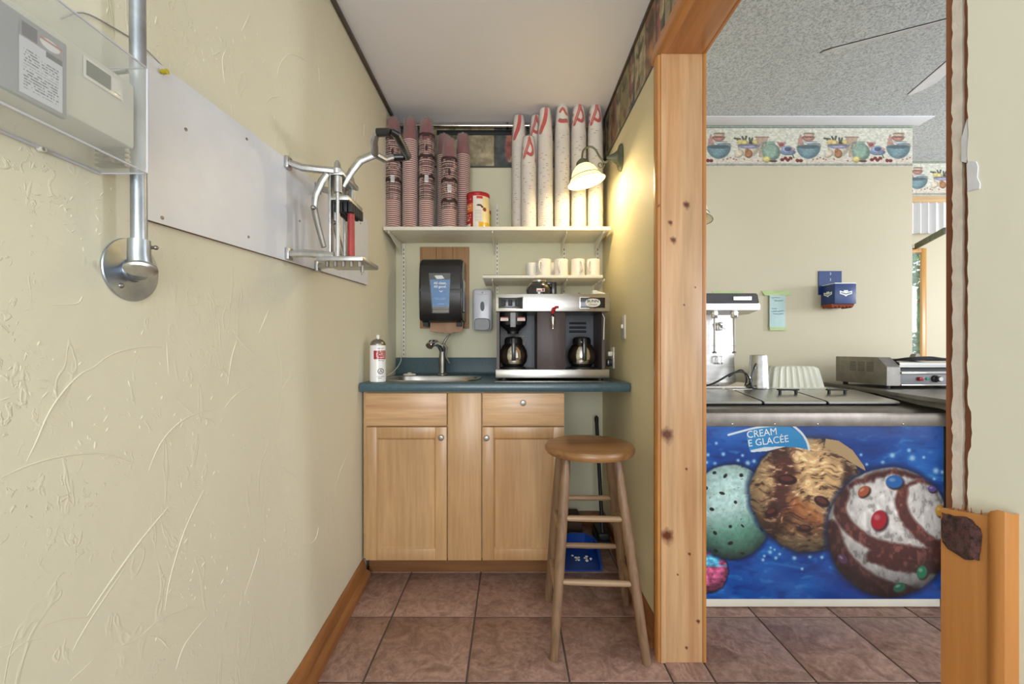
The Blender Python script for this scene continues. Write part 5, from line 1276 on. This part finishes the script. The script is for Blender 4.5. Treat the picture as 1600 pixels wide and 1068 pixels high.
# ------------------------------------------------------------ steel counter with contact grill
ct = thing('steel_counter', 'stainless steel side counter under the contact grill, right of the freezer', 'counter', (2.2, 2.0, 0))
g = G(); g.prism([(1.684, 1.535), (2.75, 1.535), (2.75, 2.515), (1.875, 2.515), (1.868, 2.47)], 'Z', .8545, .872, bev=.003); link('top', g, m_steel_d, ct)
g = G(); g.box(1.812, 2.74, 1.64, 2.505, .06, .854, .002); link('cabinet_body', g, m_steel_d, ct)
for x, y in ((1.86, 1.70), (2.68, 1.70), (2.68, 2.45), (1.86, 2.45)):
    g = G(); g.cyl((x, y, 0.001), (x, y, .06), .018); link('leg', g, m_steel_d, ct)
gr = thing('contact_grill', 'stainless contact grill with red switch and black dial on the steel counter', 'grill', (2.15, 2.25, .89))
ang = math.radians(0)
yF, yBk = 2.075, 2.40
g = G(); g.prism([(yF, .905), (yBk, .905), (yBk, 1.046), (yF+.055, 1.046), (yF, .998)], 'X', 1.875, 1.945, bev=.0015); link('side_housing', g, m_steel_d, gr)
g = G()
for r_ in range(8):
    for c_ in range(3): g.box(1.8735, 1.8755, 2.15+c_*.055, 2.19+c_*.055, .972+r_*.0065, .9745+r_*.0065)
link('vent_slots', g, M('slot_dark', (80, 76, 70), .6), gr)
g = G(); g.box(1.945, 2.45, yF+.004, yBk, .905, .978, .001); link('front_panel', g, m_greyp, gr)
g = G(); g.box(1.945, 2.45, yF-.006, yF+.008, .964, .974, .002); g.box(1.945, 2.45, yF-.004, yF+.008, .905, .912, .002); link('edge_strip', g, m_steel_m, gr)
g = G(); g.box(1.95, 2.44, yF+.012, yBk-.05, .978, .992); link('lower_plate', g, m_blackm, gr)
g = G(); g.box(1.95, 2.44, yF+.018, yBk-.05, .996, 1.006); g.prism([(yF+.01, 1.006), (yF+.012, 1.020), (yF+.05, 1.028), (yBk-.05, 1.032), (yBk-.05, 1.006)], 'X', 1.95, 2.44, bev=.002); link('lid_plate', g, m_steel, gr)
g = G(); g.tube(smooth_pts([(1.955, yF+.05, 1.03), (1.99, yF+.01, 1.041), (2.08, yF-.01, 1.046), (2.16, yF-.01, 1.038), (2.3, yF-.01, 1.036), (2.42, yF, 1.04)], 5), .006, 10); g.tube([(1.955, yF+.09, 1.032), (2.1, yF+.03, 1.034), (2.42, yF+.02, 1.034)], .006, 8); link('handle', g, m_black, gr)
g = G(); g.prism([(2.105, 1.036), (2.118, 1.062), (2.138, 1.066), (2.152, 1.036)], 'Y', yF+.10, yF+.13, bev=.003); link('hinge_stop', g, m_steel_d, gr)
g = G(); g.box(2.028, 2.052, yF-.012, yF+.004, .930, .948, .003); link('power_switch', g, m_red, gr, label='red power switch')
g = G(); g.lathe([(.0065, 0), (.006, -.006), (.001, -.008)], (2.078, yF+.004, .940), 14, 'Y'); link('indicator_light', g, M('green_lens', (40, 170, 130), .3), gr)
g = G(); g.lathe([(.018, 0), (.018, -.010), (.013, -.014), (.013, -.028), (.010, -.030)], (2.118, yF+.004, .940), 20, 'Y'); link('dial', g, m_black, gr)
g = G(); g.lathe([(.010, -.030), (.010, -.033), (.001, -.033)], (2.118, yF+.004, .940), 16, 'Y'); link('dial_cap', g, m_mug, gr)
for x in (1.90, 2.42):
    for y in (2.10, 2.36): g = G(); g.cyl((x, y, .8905), (x, y, .906), .012); link('foot', g, m_blackm, gr)
g = G(); g.box(2.06, 2.10, 2.15, 2.16, .979, 1.0); link('yellow_tag', g, m_yel, gr)
gr.location.z -= .018

# ------------------------------------------------------------ side room wall items
bx = thing('napkin_box', 'navy blue cardboard dispenser box with white emblems on the side-room wall', 'box', (1.95, 2.5, 1.33))
g = G(); g.box(1.893, 2.018, 2.43, YB-.003, 1.335, 1.452, .001); link('box_body', g, m_blue, bx)
g = G(); g.box(1.876, 2.016, YB-.006, YB-.001, 1.40, 1.545); link('back_plate', g, m_blue, bx)
g = G(); g.prism([(1.8935, 1.452), (2.0185, 1.452), (2.0185, 1.457), (1.8935, 1.457)], 'Y', 2.4295, 2.433); g.box(1.8925, 1.896, 2.43, 2.53, 1.452, 1.456); link('paper_edge', g, m_inkw, bx)
def wings(o, right, w):
    rt = Vector(right); g = G(); o = Vector(o); n = rt.cross(Vector((0, 0, 1)))*.0008
    for pol in ([(-1, .42), (-.35, .25), (-.35, .5), (.35, .5), (.35, .25), (1, .42), (1, -.10), (.3, -.32), (0, -.55), (-.3, -.32), (-1, -.10)],):
        pts = [o+rt*(a*w)+Vector((0, 0, b_*w)) for a, b_ in pol]; g.rings([[p+n for p in pts], pts])
    link('emblem', g, m_inkw, bx)
    g = G(); pts = [o+rt*(a*w)+Vector((0, 0, b_*w))+n*1.6 for a, b_ in [(-.8, .16), (0, -.06), (.8, .16), (.8, .04), (0, -.20), (-.8, .04)]]; g.rings([[p+n*.4 for p in pts], pts]); link('emblem_line', g, m_ink, bx)
wings((1.957, 2.4292, 1.396), (1, 0, 0), .036); wings((1.8922, 2.482, 1.396), (0, -1, 0), .032)
text_mesh('box_number', '2', .020, m_inkw, (1.947, YB-.0068, 1.528), (1, 0, 0), (0, 0, 1), bx); text_mesh('box_number', '2', .020, m_inkw, (1.947, YB-.0068, 1.492), (1, 0, 0), (0, 0, 1), bx)
g = G(); r = random.Random(8); pts = []
for k in range(22): pts.append((1.885+.0063*k, 1.328-.012*abs(math.sin(k*.9))-r.uniform(0, .005)))
g.prism([(1.885, 1.336)]+pts+[(2.02, 1.336)], 'Y', 2.445, 2.52); link('torn_lower_edge', g, M('rust_brown_card', (140, 66, 40), .8), bx, label='ragged rust-brown lower edge')
nt_ = thing('taped_note', 'pale blue handwritten note held by green tape on the side-room wall', 'note', (1.62, YB-.002, 1.20))
g = G(); g.rings([[(1.573, YB-.012, z), (1.675, YB-.004, z), (1.675, YB-.0035, z), (1.573, YB-.0115, z)] for z in (1.202, 1.30, 1.398)]); link('sheet', g, m_note, nt_)
g = G(); r = random.Random(6)
for z, a_, b_ in ((1.382, 1.582, 1.64), (1.364, 1.60, 1.66), (1.316, 1.584, 1.62), (1.300, 1.582, 1.668), (1.284, 1.592, 1.662)):
    pts = []; x = a_
    while x < b_: pts.append((x, YB-.0130+(x-1.573)*.079-.001, z+r.uniform(-.005, .005))); x += .003
    g.tube(pts, .0007, 4)
link('handwriting', g, m_ink, nt_)
g = G(); g.rings([[(1.530, YB-.0025, 1.425), (1.530, YB-.001, 1.425), (1.545, YB-.001, 1.395), (1.545, YB-.0135, 1.395)], [(1.70, YB-.0025, 1.428), (1.70, YB-.001, 1.428), (1.712, YB-.001, 1.398), (1.712, YB-.003, 1.398)]]); link('tape', g, m_tape, nt_)
g = G(); g.box(1.575, 1.676, YB-.0128, YB-.001, 1.183, 1.203); link('tape', g, m_tape, nt_)
g = G(); g.box(1.235, 1.42, YB-.002, YB-.0005, 1.402, 1.424); solo('tape_strip', g, m_tape, 'bare green tape strip on the wall above the milkshake mixer', 'tape')
# ceiling fan
fx, fy = 1.674, 1.352
fn2 = thing('ceiling_fan', 'dark-edged white ceiling fan, only two blades in view above the side room', 'ceiling fan', (fx, fy, ZC))
g = G(); g.lathe([(.05, 2.4395), (.05, 2.41), (.015, 2.40), (.015, 2.26), (.09, 2.25), (.10, 2.20), (.09, 2.16), (.02, 2.15)], (fx, fy, 0), 28); link('motor', g, m_fanw, fn2)
for k in range(5):
    a = math.radians(154-78*k); d = Vector((math.cos(a), math.sin(a), 0)); n_ = Vector((-d.y, d.x, 0)); up = Vector((0, 0, 1))
    c = Vector((fx, fy, 2.20)); w = .048
    def bl(off, th, u0, u1, uL):
        tip = (.54 if k == 0 else .49)*uL
        q_ = lambda L, s2: c+d*L+n_*s2+up*(s2*(-.50 if k == 0 else -.38))
        return [q_(.10, -w*.6)+up*off, q_(.16, -w)+up*off, q_(tip-.02, -w*1.1)+up*off, q_(tip, -w*.6)+up*off, q_(tip, w*.6)+up*off, q_(tip-.02, w*1.1)+up*off, q_(.16, w)+up*off, q_(.10, w*.6)+up*off]
    g = G(); g.rings([bl(0, 0, 0, 0, 1), bl(.003, 0, 0, 0, 1)]); b1 = link('blade', g, m_fanw, fn2)
    g = G(); g.rings([bl(.0032, 0, 0, 0, 1.004), bl(.007, 0, 0, 0, 1.004)]); link('blade_top', g, m_blackm, fn2, label='dark upper face of the blade')
for k in range(3):
    a = math.radians(115+120*k); p = Vector((fx, fy, 2.12))+Vector((math.cos(a), math.sin(a), 0))*.10
    g = G(); g.tube([(fx, fy, 2.155), tuple(p+Vector((0, 0, .02)))], .008, 8); g.lathe([(.012, .02), (.03, .0), (.045, -.045), (.05, -.06)], tuple(p), 20, caps=(True, False)); link('lamp_shade', g, m_fanw, fn2)
# awning-like serving hatch trim beyond the wall end
m_pale = wood('pale_pine_trim', (232, 198, 150), (210, 170, 116), 'X', .5)
aw = thing('window_valance', 'white cloth valance hung from a pale pine rail by the far door', 'valance', (2.85, 2.85, 1.8))
p0, p1 = Vector((2.93, 3.005, 0)), Vector((2.72, 2.60, 0))
def strip(z0, z1, th, m_, nm, e0=0, e1=1, label=None):
    a_, b_ = p0+(p1-p0)*e0, p0+(p1-p0)*e1; dd = (p1-p0).normalized(); nn = Vector((-dd.y, dd.x, 0))*th
    g = G(); g.rings([[a_+Vector((0, 0, z0)), b_+Vector((0, 0, z0)), b_-nn+Vector((0, 0, z0)), a_-nn+Vector((0, 0, z0))], [a_+Vector((0, 0, z1)), b_+Vector((0, 0, z1)), b_-nn+Vector((0, 0, z1)), a_-nn+Vector((0, 0, z1))]])
    return link(nm, g, m_, aw, label=label)
g = G(); g.box(2.472, 3.6, 2.985, 3.018, 2.06, 2.165, .003); link('pine_rail', g, m_pale, aw)
m_voile = clear_mat('white_voile', (240, 240, 242), .75, .8, 0, 5)
g = G(); n = 40
def vp(k, z): t_ = k/n; return (2.6+.55*t_, 2.93+.012*math.sin(t_*60), z)
g.rings([[vp(k, 2.10) for k in range(n+1)]+[(a_, b_+.003, c_) for a_, b_, c_ in reversed([vp(k, 2.10) for k in range(n+1)])], [vp(k, 1.885) for k in range(n+1)]+[(a_, b_+.003, c_) for a_, b_, c_ in reversed([vp(k, 1.885) for k in range(n+1)])]])
link('cloth', g, m_voile, aw)
strip(1.79, 1.83, .01, m_bronze, 'lattice_edge')
# far door : orange frame, glass, greenery outside
dn = thing('door_1', 'x', 'door', (2.78, 3.08, 0)); del dn['category']; del dn['label']; dn['kind'] = 'structure'
g = G(); g.box(2.972, 3.008, 3.008, 3.022, 0, 1.80, .002); g.box(2.52, 2.972, 3.008, 3.022, 1.768, 1.80, .002); g.box(2.52, 2.56, 3.008, 3.022, 0, 1.768, .002); link('frame', g, m_frame_y, dn)
g = G(); g.box(2.551, 2.999, 3.026, 3.030, .0, 1.799); link('glass', g, clear_mat('window_glass', (240, 250, 250), .03, .02, 0, 3), dn)
g = G(); g.box(-2, 14, 3.2, 16, -.35, -.30); struct('ground_outside', g, m_grass)
def bush(x, y, z, s, seed, lab):
    t = thing('tree', lab, 'tree', (x, y, -.3)); r = random.Random(seed)
    g = G(); g.tube([(x, y, -.3), (x+.05*s, y, z)], [.08*s, .05*s], 8); link('trunk', g, m_rawwood, t)
    g = G()
    for k in range(1400):
        a_, b_ = r.uniform(0, 2*PI), r.uniform(-1, 1); rr = s*r.random()**.33; q_ = math.sqrt(1-b_*b_)
        c_ = Vector((x+rr*q_*math.cos(a_), y+rr*q_*math.sin(a_), z+rr*b_*1.1)); u_ = Vector((r.gauss(0, 1), r.gauss(0, 1), r.gauss(0, 1))).normalized()*.09*s; w_ = u_.orthogonal().normalized()*.05*s
        g.bm.faces.new([g.bm.verts.new(c_+u_), g.bm.verts.new(c_+w_), g.bm.verts.new(c_-u_), g.bm.verts.new(c_-w_)])
    o = link('foliage', g, m_leaf, t, smooth=0); o['kind'] = 'stuff'
bush(8.6, 8.8, 1.15, .75, 3, 'lower green tree seen through the glass of the far door')
bush(11.2, 11.4, 2.9, 1.3, 4, 'taller green tree further off, seen through the far door glass')
